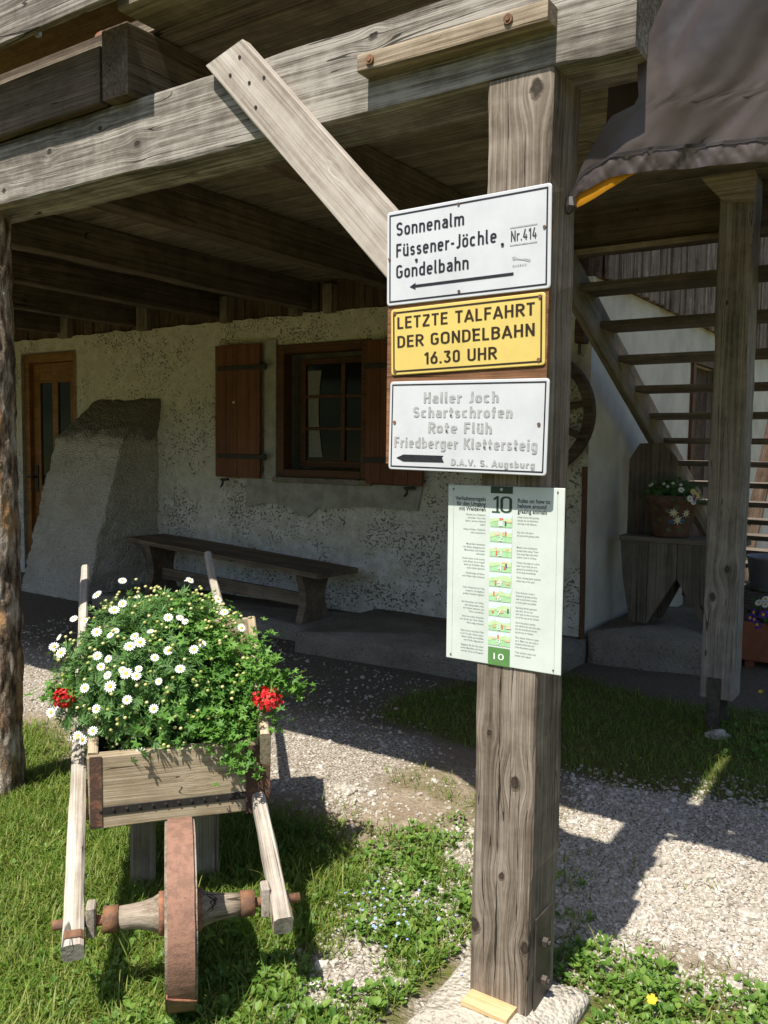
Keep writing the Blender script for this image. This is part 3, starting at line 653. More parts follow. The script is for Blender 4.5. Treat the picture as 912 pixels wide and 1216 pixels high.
# bark log post
LX, LY = -3.475, 2.13
m, nt = newmat('flaking_bark'); co = OBJ(nt); st_ = VM(nt, 'MULTIPLY', co, (1, 1, .28))
n1 = NO(nt, st_, 24, 5, .7); n2 = NO(nt, co, 90, 4, .7); n3 = NO(nt, VM(nt, 'MULTIPLY', co, (1, 1, .4)), 9, 3, .6)
col = RAMP(nt, n1, [(.34, (.03, .02, .014)), (.45, (.13, .088, .06)), (.53, (.28, .215, .165)), (.62, (.50, .44, .38))])
col = MIX(nt, SS(nt, n3, .56, .66), col, (.42, .24, .115))
PB(nt, col, .9, BUMP(nt, MA(nt, 'ADD', n1, MA(nt, 'MULTIPLY', n2, .4)), 1., .02), spec=.2); BARK = m
vs = []; fs = []; nr, ns = 230, 64
for i in range(nr):
    z = -.1+2.6*i/(nr-1)
    for k in range(ns):
        a = 2*PI*k/ns; r = .098*(1-.06*z/2.5) + .012*fbm(math.cos(a)*2, z*3, 1.5, 3, math.sin(a)*2) + .011*(max(-.15, fbm(math.cos(a)*5, z*5, 2, 3, math.sin(a)*5)))*1.4
        vs.append((LX+.008*math.sin(z*1.7)+r*math.cos(a), LY+r*math.sin(a), z))
for i in range(nr-1):
    for k in range(ns): fs.append((i*ns+k, i*ns+(k+1) % ns, (i+1)*ns+(k+1) % ns, (i+1)*ns+k))
lp = mesh('log_post', vs, fs, BARK, smooth=True); tag(lp, 'round log post with flaking bark under the left end of the beam', 'post', 'posts under the balcony')

# ------------------------------------------------------------------ stairs
stt = thing('staircase', 'steep open-tread wooden stairs behind the grey corner post', 'stairs', (-1.4, 7, .2))
SA, SBt = V3((0, 4.85, 2.64+.02)), V3((0, 9.85, .22))
for x in (-2.035, -.745):
    timber('stringer', (x, 4.72, 2.72), (x, 9.95, .17), .05, .26, W_STAIR, stt)
for i in range(13):
    y = 5.09+.375*i; z = 2.515-.183*i
    timber('tread', (-2.008, y+.14, z+.02), (-.772, y+.14, z+.02), .28, .045, W_TREAD, stt, bev=.003)

# ------------------------------------------------------------------ signs
def text_mesh(body, bold=0., extrude=.0, spacing=1.0):
    c = bpy.data.curves.new('t', 'FONT'); c.body = body; c.size = 1.; c.offset = bold; c.extrude = 0; c.space_character = spacing; c.resolution_u = 3
    o = bpy.data.objects.new('t', c); COL.objects.link(o)
    dg = bpy.context.evaluated_depsgraph_get(); me = bpy.data.meshes.new_from_object(o.evaluated_get(dg))
    v = np.array([p.co[:2] for p in me.vertices]); f = [tuple(p.vertices) for p in me.polygons]
    bpy.data.objects.remove(o); bpy.data.curves.remove(c); bpy.data.meshes.remove(me)
    return v, f
def arc(cx, cy, rx, ry, a0, a1, n=9):
    return [(cx+rx*math.cos(math.radians(a0+(a1-a0)*i/(n-1))), cy+ry*math.sin(math.radians(a0+(a1-a0)*i/(n-1)))) for i in range(n)]
def glyphs(k):
    """road-sign lettering as centre-line strokes: (strokes, width); k is half a stroke, caps are 1 high"""
    X = .70; l = k; G = {}
    def stad(a, b, y0, y1, r=None):
        r = r or (b-a)/2; cx = (a+b)/2; rx = (b-a)/2
        return arc(cx, y1-r, rx, r, 0, 180) + arc(cx, y0+r, rx, r, 180, 360) + [(b, y1-r)]
    w = .44; r = w-k; m = w/2; rr = (r-l)/2; t = X-k; b = k
    G['o'] = ([stad(l, r, b, t)], w); G['ö'] = ([stad(l, r, b, t), [(.10, .80), (.10, .93)], [(.34, .80), (.34, .93)]], w)
    arch = arc(m, t-rr, rr, rr, 180, 0) + [(r, 0)]
    G['n'] = ([[(l, 0), (l, X)], [(l, t-rr-.03)] + arch], w); G['h'] = ([[(l, 0), (l, 1)], [(l, t-rr-.03)] + arch], w)
    cup = [(l, X)] + arc(m, b+rr, rr, rr, 180, 360) + [(r, b+rr+.03)]
    G['u'] = ([cup, [(r, 0), (r, X)]], w); G['ü'] = ([cup, [(r, 0), (r, X)], [(.10, .80), (.10, .93)], [(.34, .80), (.34, .93)]], w)
    G['e'] = ([[(l, .37), (r, .37)], [(r, .335)] + arc(m, t-rr, rr, rr, 0, 180) + arc(m, b+rr, rr, rr, 180, 325)], w)
    G['c'] = ([arc(m, t-rr, rr, rr, 35, 180) + arc(m, b+rr, rr, rr, 180, 325)], w)
    G['a'] = ([arc(m, t-rr*.9, rr, rr*.9, 155, 0) + [(r, 0)], [(r, .41), (m, .41)] + arc(m-.02, b+.145, rr-.02, .145, 90, 270, 9) + arc(m, b+.20, rr, .20, 275, 345, 5)], w)
    mw_ = .70; q = (mw_-2*k)/4
    G['m'] = ([[(k, 0), (k, X)], [(k, t-q-.03)] + arc(k+q, t-q, q, q, 180, 0) + [(k+2*q, 0)], [(k+2*q, t-q-.03)] + arc(k+3*q, t-q, q, q, 180, 0) + [(k+4*q, 0)]], mw_)
    G['d'] = ([stad(l, r, b, t), [(r, 0), (r, 1)]], w); G['b'] = ([stad(l, r, b, t), [(l, 0), (l, 1)]], w)
    G['g'] = ([stad(l, r, b, t), [(r, X), (r, -.10)] + arc(m, -.10, rr, .11, 360, 210, 8)], w)
    G['l'] = ([[(k, 1), (k, .12)] + arc(k+.11, .12, .11, .12-k, 180, 270, 5)], .20)
    G['i'] = ([[(k, 0), (k, X)], [(k, .84), (k, .97)]], 2*k); G['t'] = ([[(.13, .92), (.13, .15)] + arc(.24, .16, .11, .16-k, 180, 280, 5), [(0, X-k), (.30, X-k)]], .31)
    G['f'] = ([[(.13, 0), (.13, .80)] + arc(.25, .80, .12, .20-k, 180, 90, 5), [(0, X-k), (.29, X-k)]], .30)
    G['r'] = ([[(l, 0), (l, X)], [(l, t-.17)] + arc(l+.19, t-.17, .19, .17, 180, 75, 6)], .31)
    def ess(y0, y1, a, b_):
        h = (y1-y0); ry = h/4; cx = (a+b_)/2; rx = (b_-a)/2
        return arc(cx, y1-ry, rx, ry, 25, 180, 8) + arc(cx, y1-ry, rx, ry, 205, 268, 4) + arc(cx, y0+ry, rx, ry, 88, -90, 9) + arc(cx, y0+ry, rx, ry, 250, 205, 4)
    G['s'] = ([ess(b, t, k, .38-k)], .38)
    G['k'] = ([[(l, 0), (l, 1)], [(.40-k*.4, X), (l+.02, .28)], [(l+.14, .40), (.42-k*.4, 0)]], .42)
    W = .50; R = W-k; M = W/2; RR = (R-k)/2; T = 1-k
    G['S'] = ([ess(k, T, k, R)], W); G['O'] = ([stad(k, R+.04, k, T)], W+.04); G['0'] = ([stad(k, .44-k, k, T)], .44)
    G['G'] = ([arc(M, T-RR, RR, RR, 25, 180) + arc(M, k+RR, RR, RR, 180, 360) + [(R, .48), (M+.02, .48)]], W)
    G['F'] = ([[(k, 0), (k, 1)], [(k, T), (.42, T)], [(k, .52), (.38, .52)]], .42); G['E'] = ([[(k, 0), (k, 1)], [(k, T), (.43, T)], [(k, .52), (.40, .52)], [(k, k), (.43, k)]], .43)
    G['L'] = ([[(k, 0), (k, 1)], [(k, k), (.40, k)]], .40); G['T'] = ([[(.23, 0), (.23, T)], [(0, T), (.46, T)]], .46)
    G['Z'] = ([[(.02, T), (.44, T)], [(.42, T-.02), (.04, k+.02)], [(0, k), (.45, k)]], .45)
    G['H'] = ([[(k, 0), (k, 1)], [(R, 0), (R, 1)], [(k, .51), (R, .51)]], W); G['N'] = ([[(k, 0), (k, 1)], [(R, 0), (R, 1)], [(k, .97), (R, .03)]], W)
    G['U'] = ([[(k, 1)] + arc(M, k+RR, RR, RR, 180, 360) + [(R, 1)]], W)
    G['J'] = ([[(.34-k, 1), (.34-k, .2)] + arc(.17-k*.5, .2, .17-k*.5, .2-k, 0, -125, 7)], .34)
    P = [(k, T), (.24, T)] + arc(.24, T-.22, .22-k*.3, .22, 90, -90, 9) + [(k, T-.44)]
    G['R'] = ([[(k, 0), (k, 1)], P, [(.24, T-.46), (.47, 0)]], .48); G['D'] = ([[(k, 0), (k, 1)], [(k, T), (.22, T)] + arc(.22, T-.25, R-.22, .25, 90, 0, 6) + arc(.22, k+.25, R-.22, .25, 0, -90, 6) + [(k, k)]], W)
    G['B'] = ([[(k, 0), (k, 1)], [(k, T), (.24, T)] + arc(.24, T-.19, .18, .19, 90, -90, 8) + [(k, T-.38)], [(.24, T-.385)] + arc(.24, k+.24, R-.24, .24, 90, -90, 8) + [(k, k)]], W)
    G['A'] = ([[(.02, 0), (.26, .98)], [(.50, 0), (.26, .98)], [(.10, .27), (.42, .27)]], .52); G['V'] = ([[(.02, 1), (.25, .02)], [(.48, 1), (.25, .02)]], .5)
    G['K'] = ([[(k, 0), (k, 1)], [(.46, 1), (k+.02, .38)], [(.20, .56), (.49, 0)]], .49)
    G['1'] = ([[(.20, 0), (.20, 1)], [(.20, .96), (.02, .78)]], .27); G['4'] = ([[(.22, 1), (k*.6, .28)], [(k*.5, .26), (.44, .26)], [(.31, .52), (.31, 0)]], .45)
    G['6'] = ([stad(k, .45-k, k, .60), [(.32, 1), (k+.02, .46)]], .45); G['3'] = ([[(.03, T), (.40, T)], [(.39, T-.02), (.20, .60)], arc(.20, .30, .45-k-.20, .30-k, 95, -90, 9) + arc(.20, .28, .20-k, .28-k, 265, 200, 4)], .45)
    G['.'] = ([[(k, 0), (k, 2.2*k)]], 2*k); G['-'] = ([[(0, .40), (.24, .40)]], .24); G[' '] = ([], .22)
    return G
def stroke_text(body, sw=.13):
    G = glyphs(sw/2); V, F = [], []; x = 0; lay = 0
    for chh in body:
        st, w_ = G[chh]
        for pl in st:
            pl = [p_ for i_, p_ in enumerate(pl) if i_ == 0 or math.hypot(p_[0]-pl[i_-1][0], p_[1]-pl[i_-1][1]) > 1e-4]
            n = len(V); lay = (lay+1) % 4
            for i_, p_ in enumerate(pl):
                a = pl[max(i_-1, 0)]; b_ = pl[min(i_+1, len(pl)-1)]
                d1 = V3((p_[0]-a[0], p_[1]-a[1], 0)); d2 = V3((b_[0]-p_[0], b_[1]-p_[1], 0))
                if d1.length < 1e-6: d1 = d2
                if d2.length < 1e-6: d2 = d1
                d1.normalize(); d2.normalize(); tn = (d1+d2)
                if tn.length < .3: tn = d1
                tn.normalize(); kx = 1/max(.6, tn.dot(d1)); nx_, ny_ = -tn.y*sw/2*kx, tn.x*sw/2*kx
                V += [(x+p_[0]+nx_, p_[1]+ny_, lay*.00012), (x+p_[0]-nx_, p_[1]-ny_, lay*.00012)]
            F += [(n+2*i_, n+2*i_+1, n+2*i_+3, n+2*i_+2) for i_ in range(len(pl)-1)]
        x += w_ + .125
    return np.array(V), F
class Sign:
    """flat plate: u 0..1 from the left, v 0..1 from the top; parts sit on its front (-Y)"""
    def __init__(s, name, label, cx, cy, cz, wd, ht, tilt, mat, th=.004, r=.009, group=None):
        s.w, s.h, s.th = wd, ht, th
        s.mw = Matrix.Translation((cx, cy, cz)) @ Matrix.Rotation(math.radians(-tilt), 4, 'Y')
        s.root = thing(name, label, 'sign', (cx, cy, cz), Matrix.Rotation(math.radians(-tilt), 4, 'Y'), group)
        pl = []
        for (qx, qz, a0) in ((wd/2-r, ht/2-r, 0), (-wd/2+r, ht/2-r, 90), (-wd/2+r, -ht/2+r, 180), (wd/2-r, -ht/2+r, 270)):
            for k in range(4): a = math.radians(a0+30*k); pl.append((qx+r*math.cos(a), qz+r*math.sin(a)))
        n = len(pl); e = .0018; vs = []
        for y, k in ((th, 0), (e*.6, 0), (0, e)):
            for a, b_ in pl: vs.append((a*(1-k*2/wd), y, b_*(1-k*2/ht)))
        fs = [tuple(range(n)), tuple(range(3*n-1, 2*n-1, -1))]
        for l in range(2):
            for i in range(n): fs.append((l*n+i, l*n+(i+1) % n, (l+1)*n+(i+1) % n, (l+1)*n+i))
        s.plate = mesh('plate', vs, fs, mat, s.root, s.mw); s.lay = 0
    def X(s, u): return (u-.5)*s.w
    def Z(s, v): return (.5-v)*s.h
    def rects(s, name, rl, mat, lift=.0008, parent=None):
        b_ = MB()
        for (u0, u1, v0, v1) in rl:
            b_.add([(s.X(u0), -lift, s.Z(v1)), (s.X(u1), -lift, s.Z(v1)), (s.X(u1), -lift, s.Z(v0)), (s.X(u0), -lift, s.Z(v0))], [(0, 1, 2, 3)])
        return mesh(name, b_.v, b_.f, mat, parent or s.root, s.mw)
    def border(s, iu, tk, mat, name='border'):
        a = iu; t = tk; W, H = s.w, s.h; uu = lambda x: x/W; vv = lambda x: x/H
        return s.rects(name, [(uu(a), 1-uu(a), vv(a), vv(a+t)), (uu(a), 1-uu(a), 1-vv(a+t), 1-vv(a)), (uu(a), uu(a+t), vv(a+t)+1e-4, 1-vv(a+t)-1e-4), (1-uu(a+t), 1-uu(a), vv(a+t)+1e-4, 1-vv(a+t)-1e-4)], mat)
    def poly(s, name, pl, mat, lift=.0009, parent=None):
        return mesh(name, [(s.X(u), -lift, s.Z(v)) for u, v in pl], [tuple(range(len(pl)))], mat, parent or s.root, s.mw)
    def texts(s, name, items, mat, lift=.001, bold=0., parent=None, emboss=0., sw=None):
        """items: (string, u0, u1, v_captop, v_base); u1 None keeps a natural width; each item is a part"""
        for it in items:
            body, u0, u1, vt, vb = it[:5]; al = it[5] if len(it) > 5 else 'l'; V, F = [], []
            for j, ln in enumerate(body.split('\n')):
                ky = (vb-vt)*s.h; dv = j*.0178
                if sw: v, f = stroke_text(ln, sw)
                else: v, f = text_mesh(ln, bold); ky /= .729
                x0_, x1_ = v[:, 0].min(), v[:, 0].max()
                if u1 is not None: kx = (u1-u0)*s.w/(x1_-x0_); ox = s.X(u0)-x0_*kx
                else:
                    kx = ky*(it[6] if len(it) > 6 else .86); ox = s.X(u0)-x0_*kx if al == 'l' else s.X(u0)-x1_*kx
                base = len(V); yo = v[:, 2] if v.shape[1] > 2 else v[:, 0]*0
                V += [(a*kx+ox, -lift-emboss-y_, b_*ky+s.Z(vb+dv)) for (a, b_), y_ in zip(v[:, :2], yo)]; F += [tuple(i+base for i in q) for q in f]
            mesh(name, V, F, mat, parent or s.root, s.mw)
    def screws(s, pts, mat, r=.0045):
        for u, v in pts:
            MB().tube([(s.X(u), -.0005, s.Z(v)), (s.X(u), -.0028, s.Z(v))], r, 10).build('screw', mat, s.root, s.mw)
SY = 2.006
s1 = Sign('direction_sign', 'white enamel direction sign with black lettering and long thin arrow, topmost on the post', -1.112, SY, 2.066, .484, .254, .75, E_WHITE, group='enamel signs on the post')
s1.border(.0085, .0042, INK)
s1.texts('lettering', [('Sonnenalm', .065, .50, .125, .265), ('Füssener-Jöchle', .065, .695, .35, .49), ('Gondelbahn', .065, .53, .575, .715)], INK, sw=.135)
s1.poly('arrow', [(.155, .822), (.195, .785), (.193, .806), (.795, .806), (.795, .835), (.193, .835), (.195, .858)], INK)
s1.rects('number_line', [(.772, .925, .365, .378)], INKG); s1.rects('number_line', [(.772, .925, .535, .548)], INKG)
s1.texts('number', [('Nr.414', .778, .922, .40, .505)], INKT, sw=.12)
s1.poly('emblem', [(.785, .66), (.80, .652), (.815, .672), (.84, .688), (.86, .684), (.875, .694), (.89, .700), (.885, .725), (.87, .715), (.85, .700), (.825, .692), (.805, .684), (.792, .69)], INKG)
s1.rects('emblem_letters', [(.79+.0135*i, .7985+.0135*i, .735, .755) for i in range(6)], INKG)
s1.screws([(.465, .045), (.472, .93), (.965, .41), (.02, .50)], RUST2, .004); s1.screws([(.73, .52), (.20, .55)], INK, .0042)
s2 = Sign('timetable_sign', 'yellow sign with dark capitals giving the last descent time, between the two white signs', -1.108, SY, 1.840, .458, .180, 1.2, E_YEL, group='enamel signs on the post')
s2.border(.0078, .0045, INKY)
s2.texts('lettering', [('LETZTE TALFAHRT', .048, .94, .125, .30), ('DER GONDELBAHN', .048, .94, .41, .585), ('16.30 UHR', .235, .715, .69, .865)], INKY, sw=.135)
s2.screws([(.03, .06), (.97, .06), (.03, .94), (.965, .92)], RUST2, .005); s2.screws([(.565, .425)], INKY, .004)
s3 = Sign('trail_sign', 'white enamel trail sign with faded grey lettering and thick black arrow, below the yellow one', -1.102, SY, 1.604, .474, .243, -.65, E_WHITE, group='enamel signs on the post')
s3.border(.0075, .0036, INK)
s3.texts('lettering', [('Haller Joch', .235, .71, .125, .245), ('Schartschrofen', .165, .795, .285, .405), ('Rote Flüh', .27, .675, .455, .575), ('Friedberger Klettersteig', .04, .945, .625, .745), ('D.A.V. S. Augsburg', .425, .935, .855, .925)], INKG, sw=.165)
s3.poly('arrow', [(.055, .865), (.105, .825), (.375, .825), (.365, .845), (.378, .90), (.105, .905)], INK)
s3.screws([(.038, .46), (.95, .47)], RUST2, .0045)
# backing board
bb = thing('backing_board', 'brown wooden board behind the three enamel signs on the post', 'board', (-1.11, 2.03, 1.8))
timber('panel', (-1.352, 2.019, 1.83), (-.874, 2.019, 1.83), .016, .66, W_BACKING, bb, bev=.002, jit=.0008)
timber('batten', (-.985, 2.047, 1.52), (-.985, 2.047, 2.14), .14, .038, W_BACKING, bb, upv=(0, -1, 0), bev=.002)
# rules board
rb = Sign('rules_board', 'large white sheet with ten small-print rules in two languages around a green picture strip', -1.006, 2.061, 1.2055, .340, .484, .3, E_PAPER, .003, .002)
rb.rects('margin_line', [(.052, .0545, .004, .985), (.944, .9465, .004, .996)], INKG, .0006)
rb.rects('header_block', [(.385, .575, .001, .040)], GRN_D, .0008)
rb.texts('title', [('Verhaltensregeln', .342, None, .062, .086, 'r'), ('für den Umgang', .342, None, .090, .114, 'r'), ('mit Weidevieh', .342, None, .118, .142, 'r'), ('Rules on how to', .618, None, .062, .086, 'l'), ('behave around', .618, None, .090, .114, 'l'), ('grazing animals', .618, None, .118, .142, 'l')], INKT, .0008, .012)
rb.texts('number', [('1', .405, .455, .055, .145), ('0', .47, .57, .055, .145)], GRN_D, .0009, sw=.10)
rb.rects('serif', [(.398, .468, .139, .146)], GRN_D, .0012)
de = [['Kontakt zum Weidevieh', 'vermeiden, Tiere nicht', 'füttern, sicheren Abstand', 'halten!'], ['Ruhig verhalten, Weidevieh', 'nicht erschrecken!'], ['Mutterkühe beschützen', 'ihre Kälber, Begegnung von', 'Mutterkühen und Hunden', 'vermeiden!'], ['Hunde immer an der kurzen', 'Leine führen. Ist ein Angriff', 'durch ein Weidetier abzu-', 'sehen: Sofort ableinen!'], ['Wanderwege auf Almen', 'und Weiden nicht verlassen!'], ['Wenn Weidevieh den Weg', 'versperrt, mit möglichst', 'großem Abstand umgehen!'], ['Bei Herannahen von Weide-', 'vieh: Ruhig bleiben, nicht', 'den Rücken zukehren, den', 'Tieren ausweichen!'], ['Schon bei ersten Anzeichen', 'von Unruhe der Tiere Weide-', 'fläche zügig verlassen!'], ['Zäune sind zu beachten! Falls', 'es ein Tor gibt, dieses nutzen,', 'danach wieder gut schließen', 'und Weide zügig queren!'], ['Begegnen Sie den hier arbei-', 'tenden Menschen, der Natur', 'und den Tieren mit Respekt!']]
en = [['Avoid contact with grazing', 'animals, do not feed them', 'and keep a safe distance.'], ['Stay calm and quiet –', 'do not startle grazing cattle.'], ['Mother cows instinctively', 'protect their young. There-', 'fore, keep dogs away from', 'mother cows at all times.'], ['Always keep dogs on a short', 'leash. If you think you are', 'going to be attacked, let go', 'of the leash immediately.'], ['When crossing alpine pastures', 'always stay on the path.'], ['If you find your route is', 'blocked by grazing animals,', 'walk around them, leaving', 'as much space as possible.'], ['If grazing animals approach,', 'stay calm, do not turn', 'your back on them and move', 'out of the way of the animals.'], ['Leave the pasture quickly', 'and calmly if you see early signs', 'that the animals are becom-', 'ing nervous or restless.'], ['Obey fences. If there is a gate,', 'use it. Make sure you close it', 'properly behind you and', 'cross the pasture quickly.'], ['Treat workers, nature and', 'animals with respect.']]
it = []
for k in range(10):
    v0 = .158+.0826*k
    it.append(('\n'.join(de[k]), .342, None, v0, v0+.0105, 'r', .86)); it.append(('\n'.join(en[k]), .618, None, v0, v0+.0105, 'l', .80))
rb.texts('paragraph', it, INKS, .0007, .004)
pr = random.Random(5)
for k in range(9):
    v0 = .152+.0826*k; v1 = v0+.0735; u0, u1 = .385, .575
    pc = rb.rects('picture', [(u0, u1, v0, v1)], PIC_G, .0008)
    hl = [(u0, v0+.026+pr.uniform(-.006, .01)), (u0+.05, v0+.02+pr.uniform(-.01, .01)), (u0+.10, v0+.024+pr.uniform(-.01, .006)), (u0+.15, v0+.014+pr.uniform(-.006, .012)), (u1, v0+.018)]
    rb.poly('sky_band', [(u0, v0), (u1, v0)] + hl[::-1], PIC_S, .0011, pc)
    rb.poly('hill_band', hl + [(u1, v0+.045), (u0+.08, v0+.037), (u0, v0+.05)], PIC_H, .0013, pc)
    for q in range(3):
        cu, cvv = u0+.03+.14*pr.random(), v0+.02+.035*pr.random(); a_, b_ = pr.uniform(.010, .026), pr.uniform(.004, .009)
        if q == 0: a_, b_ = .008, .015
        rb.poly('figure', [(cu+a_*math.cos(t*PI/5)*(1+.25*math.sin(t*2.2)), cvv+b_*math.sin(t*PI/5)) for t in range(10)], (PIC_R, PIC_B, PIC_P)[q] if k % 3 else (PIC_N, PIC_B, PIC_R)[q], .0015+.0002*q, pc)
    rb.texts('numeral', [(str(k+1), u0+.075, u0+.108, v0+.036, v1-.006)], WHT, .0021, .0, pc)
fb = rb.rects('footer_block', [(.385, .575, .898, .998)], GRN_M, .0008)
rb.texts('numeral', [('10', .435, .525, .928, .965)], WHT, .0012, .0, fb)
rb.screws([(.48, .018)], GALV, .0042); rb.screws([(.052, .025), (.945, .022), (.045, .975), (.94, .975)], INKT, .002)

# ------------------------------------------------------------------ wagon wheel, lath, chair, pots by the corner
def wheel_parts(root, M, R, wt, ht, ns, mat_w, hub_r, thick=.06):
    """wheel about local Z of M: felloe ring, spokes, hub"""
    b = MB(); n = 48
    prof = [(R, -thick/2), (R, thick/2), (R-ht, thick/2), (R-ht, -thick/2)]
    vs = [(r*math.cos(2*PI*k/n), r*math.sin(2*PI*k/n), z) for k in range(n) for r, z in prof]
    b.add(vs, [(k*4+j, k*4+(j+1) % 4, ((k+1) % n)*4+(j+1) % 4, ((k+1) % n)*4+j) for k in range(n) for j in range(4)])
    b.build('felloe', mat_w, root, M)
    for k in range(ns):
        a = 2*PI*(k+.3)/ns; c, s_ = math.cos(a), math.sin(a)
        p0 = M @ V3((hub_r*.8*c, hub_r*.8*s_, 0)); p1 = M @ V3(((R-ht+.004)*c, (R-ht+.004)*s_, 0))
        timber('spoke', p0, p1, wt, wt*.8, mat_w, root, upv=M.to_3x3() @ V3((0, 0, 1)), bev=.006, seg=.05)
ww = thing('wagon_wheel', 'dark old spoked wagon wheel hanging at the corner of the house wall', 'wheel', (-2.66, 5.93, 1.79))
MW = Matrix.Translation((-2.655, 5.92, 1.80)) @ Matrix.Rotation(math.radians(90), 4, 'X') @ Matrix.Rotation(math.radians(0), 4, 'Y')
wheel_parts(ww, MW, .455, .045, .07, 10, W_DARK, .09, .07)
MB().tube([(-2.655, 5.99, 1.80), (-2.655, 5.84, 1.80)], [.095, .075], 16).build('hub', W_CLAD, ww)
MB().box(-2.36, -2.29, 5.90, 6.02, 2.30, 2.47, 0, .004).tube([(-2.33, 5.93, 2.32), (-2.33, 5.93, 2.22)], .012, 6).build('hook', W_CLAD, ww)
lt = timber('wooden_lath', (-2.25, 5.93, .16), (-2.27, 5.95, 1.42), .035, .025, W_FRAME, None, bev=.002); tag(lt, 'thin reddish wooden lath standing upright at the house corner below the wagon wheel', 'lath')
ch = thing('carved_chair', 'rustic wooden chair with a chamfered tall back and a V cut between its plank feet', 'chair', (-1.75, 6.55, .22))
def panel(name, polys, y0, y1, mat, parent):
    # polygons in X,Z given; object local x runs up the boards
    b = MB()
    for pl in polys: b.prism([(z, -x) for x, z in pl], -y1, -y0, 'z')
    return b.build(name, mat, parent, Matrix(((0, -1, 0, 0), (0, 0, -1, 0), (1, 0, 0, 0), (0, 0, 0, 1))))
panel('front_panel', [[(-2.142, .855), (-1.93, .855), (-1.93, .243), (-2.056, .243), (-2.12, .6)], [(-1.926, .855), (-1.717, .855), (-1.717, .60), (-1.926, .243)],
                      [(-1.713, .855), (-1.50, .855), (-1.50, .243), (-1.713, .60)], [(-1.496, .855), (-1.29, .855), (-1.33, .6), (-1.385, .243), (-1.496, .243)]], 6.40, 6.44, W_CHAIR, ch)
panel('back_board', [[(-2.20, .83), (-2.20, 1.47), (-2.12, 1.595), (-2.03, 1.598), (-2.03, .83)], [(-2.026, .83), (-2.026, 1.598), (-1.94, 1.60), (-1.835, 1.48), (-1.815, .83)]], 6.72, 6.755, W_CHAIR, ch)
timber('seat', (-2.155, 6.58, .876), (-1.28, 6.58, .876), .36, .04, W_CHAIR, ch)
panel('rear_panel', [[(-2.10, .855), (-1.34, .855), (-1.40, .243), (-1.54, .243), (-1.715, .60), (-1.89, .243), (-2.04, .243)]], 6.66, 6.70, W_CHAIR, ch)

def lathe(prof, n=28):
    vs = [(r*math.cos(2*PI*k/n), r*math.sin(2*PI*k/n), z) for r, z in prof for k in range(n)]
    fs = [(i*n+k, i*n+(k+1) % n, (i+1)*n+(k+1) % n, (i+1)*n+k) for i in range(len(prof)-1) for k in range(n)]
    return vs, fs
TERRA = plain('weathered_terracotta', (.14, .075, .05), .85, .25, 12, bump=.3); TERRA2 = plain('brown_terracotta', (.26, .09, .045), .8, .2, 14)
POTC = plain('orange_terracotta', (.16, .07, .04), .8, .25, 12)
SOILM = plain('dark_potting_soil', (.03, .022, .015), .95, .4, 60, bump=.9)
CREAM = plain('cream_pot_paint', (.62, .55, .36), .7, .1); BLUEP = plain('blue_pot_paint', (.06, .11, .17), .7, .2); OLIVE = plain('olive_pot_paint', (.12, .13, .06), .8, .3)
PCX, PCY = -1.82, 6.575
pt = thing('flower_pot', 'brown terracotta pot painted with cream star flowers on the carved chair', 'pot', (PCX, PCY, .897))
vs, fs = lathe([(0, .0), (.13, .0), (.138, .01), (.185, .255), (.196, .26), (.198, .30), (.19, .315), (.178, .31), (.17, .26), (.0, .26)])
mesh('pot_body', vs, fs, TERRA, pt, Matrix.Translation((PCX, PCY, .897)), smooth=True)
def star(phi, z, r, mat, name, pet=8, inner=.42):
    vs = []; k = pet*2
    for q in range(k):
        a = 2*PI*q/k; rr = r if q % 2 == 0 else r*inner
        h = z + rr*math.sin(a); R = .141+.047*(h/.255)+.0025; ph = phi + rr*math.cos(a)/R
        vs.append((R*math.cos(ph), R*math.sin(ph), h))
    R = .141+.047*(z/.255)+.0035; vs.append((R*math.cos(phi), R*math.sin(phi), z))
    mesh(name, vs, [(q, (q+1) % k, k) for q in range(k)], mat, pt, Matrix.Translation((PCX, PCY, .897)))
for ph, z, r in ((-1.20, .19, .042), (-1.0, .135, .042), (-.66, .185, .038)): star(ph, z, r, CREAM, 'painted_star')
for ph, z, r, mt in ((-1.28, .12, .03, BLUEP), (-.8, .13, .028, BLUEP), (-1.45, .2, .025, OLIVE), (-1.75, .13, .022, OLIVE), (-1.9, .21, .022, OLIVE), (-1.1, .23, .03, OLIVE), (-.9, .07, .03, OLIVE), (-1.4, .06, .026, OLIVE), (-2.1, .1, .02, OLIVE), (-1.0, .085, .02, TERRA2)): star(ph, z, r, mt, 'painted_leaf', 5, .5)
for x, y, k, lab in ((-3.05, 2.50, 1.0, 'terracotta pot on the balcony edge at the far left behind the rail'), (-2.80, 2.55, .9, 'terracotta pot on the balcony edge between rail bracket and joist end'), (-2.34, 2.58, .8, 'terracotta pot on the balcony edge just right of the joist end')):
    vs, fs = lathe([(0, 0), (.075*k, 0), (.10*k, .15*k), (.112*k, .152*k), (.114*k, .19*k), (.10*k, .19*k), (.09*k, .15*k), (0, .15*k)])
    o = mesh('clay_pot', vs, fs, POTC, None, Matrix.Translation((x, y, 3.052)), smooth=True); tag(o, lab, 'pot', 'clay pots on the balcony')
tr = thing('planter', 'reddish-brown trough planter on the ground right of the corner post', 'planter', (-.98, 6.6, 0))
b = MB(); b.box(-1.29, -.66, 6.48, 6.51, .05, .33, 0, .006).box(-1.29, -.66, 6.72, 6.75, .05, .33, 0, .006).box(-1.29, -1.26, 6.511, 6.719, .05, .33, 0, .004).box(-.69, -.66, 6.511, 6.719, .05, .33, 0, .004)
b.box(-1.255, -.695, 6.512, 6.718, .06, .29); b.box(-1.24, -1.18, 6.5, 6.73, -.02, .049, 0, .004).box(-.77, -.71, 6.5, 6.73, -.02, .049, 0, .004); b.build('trough', TERRA2, tr)
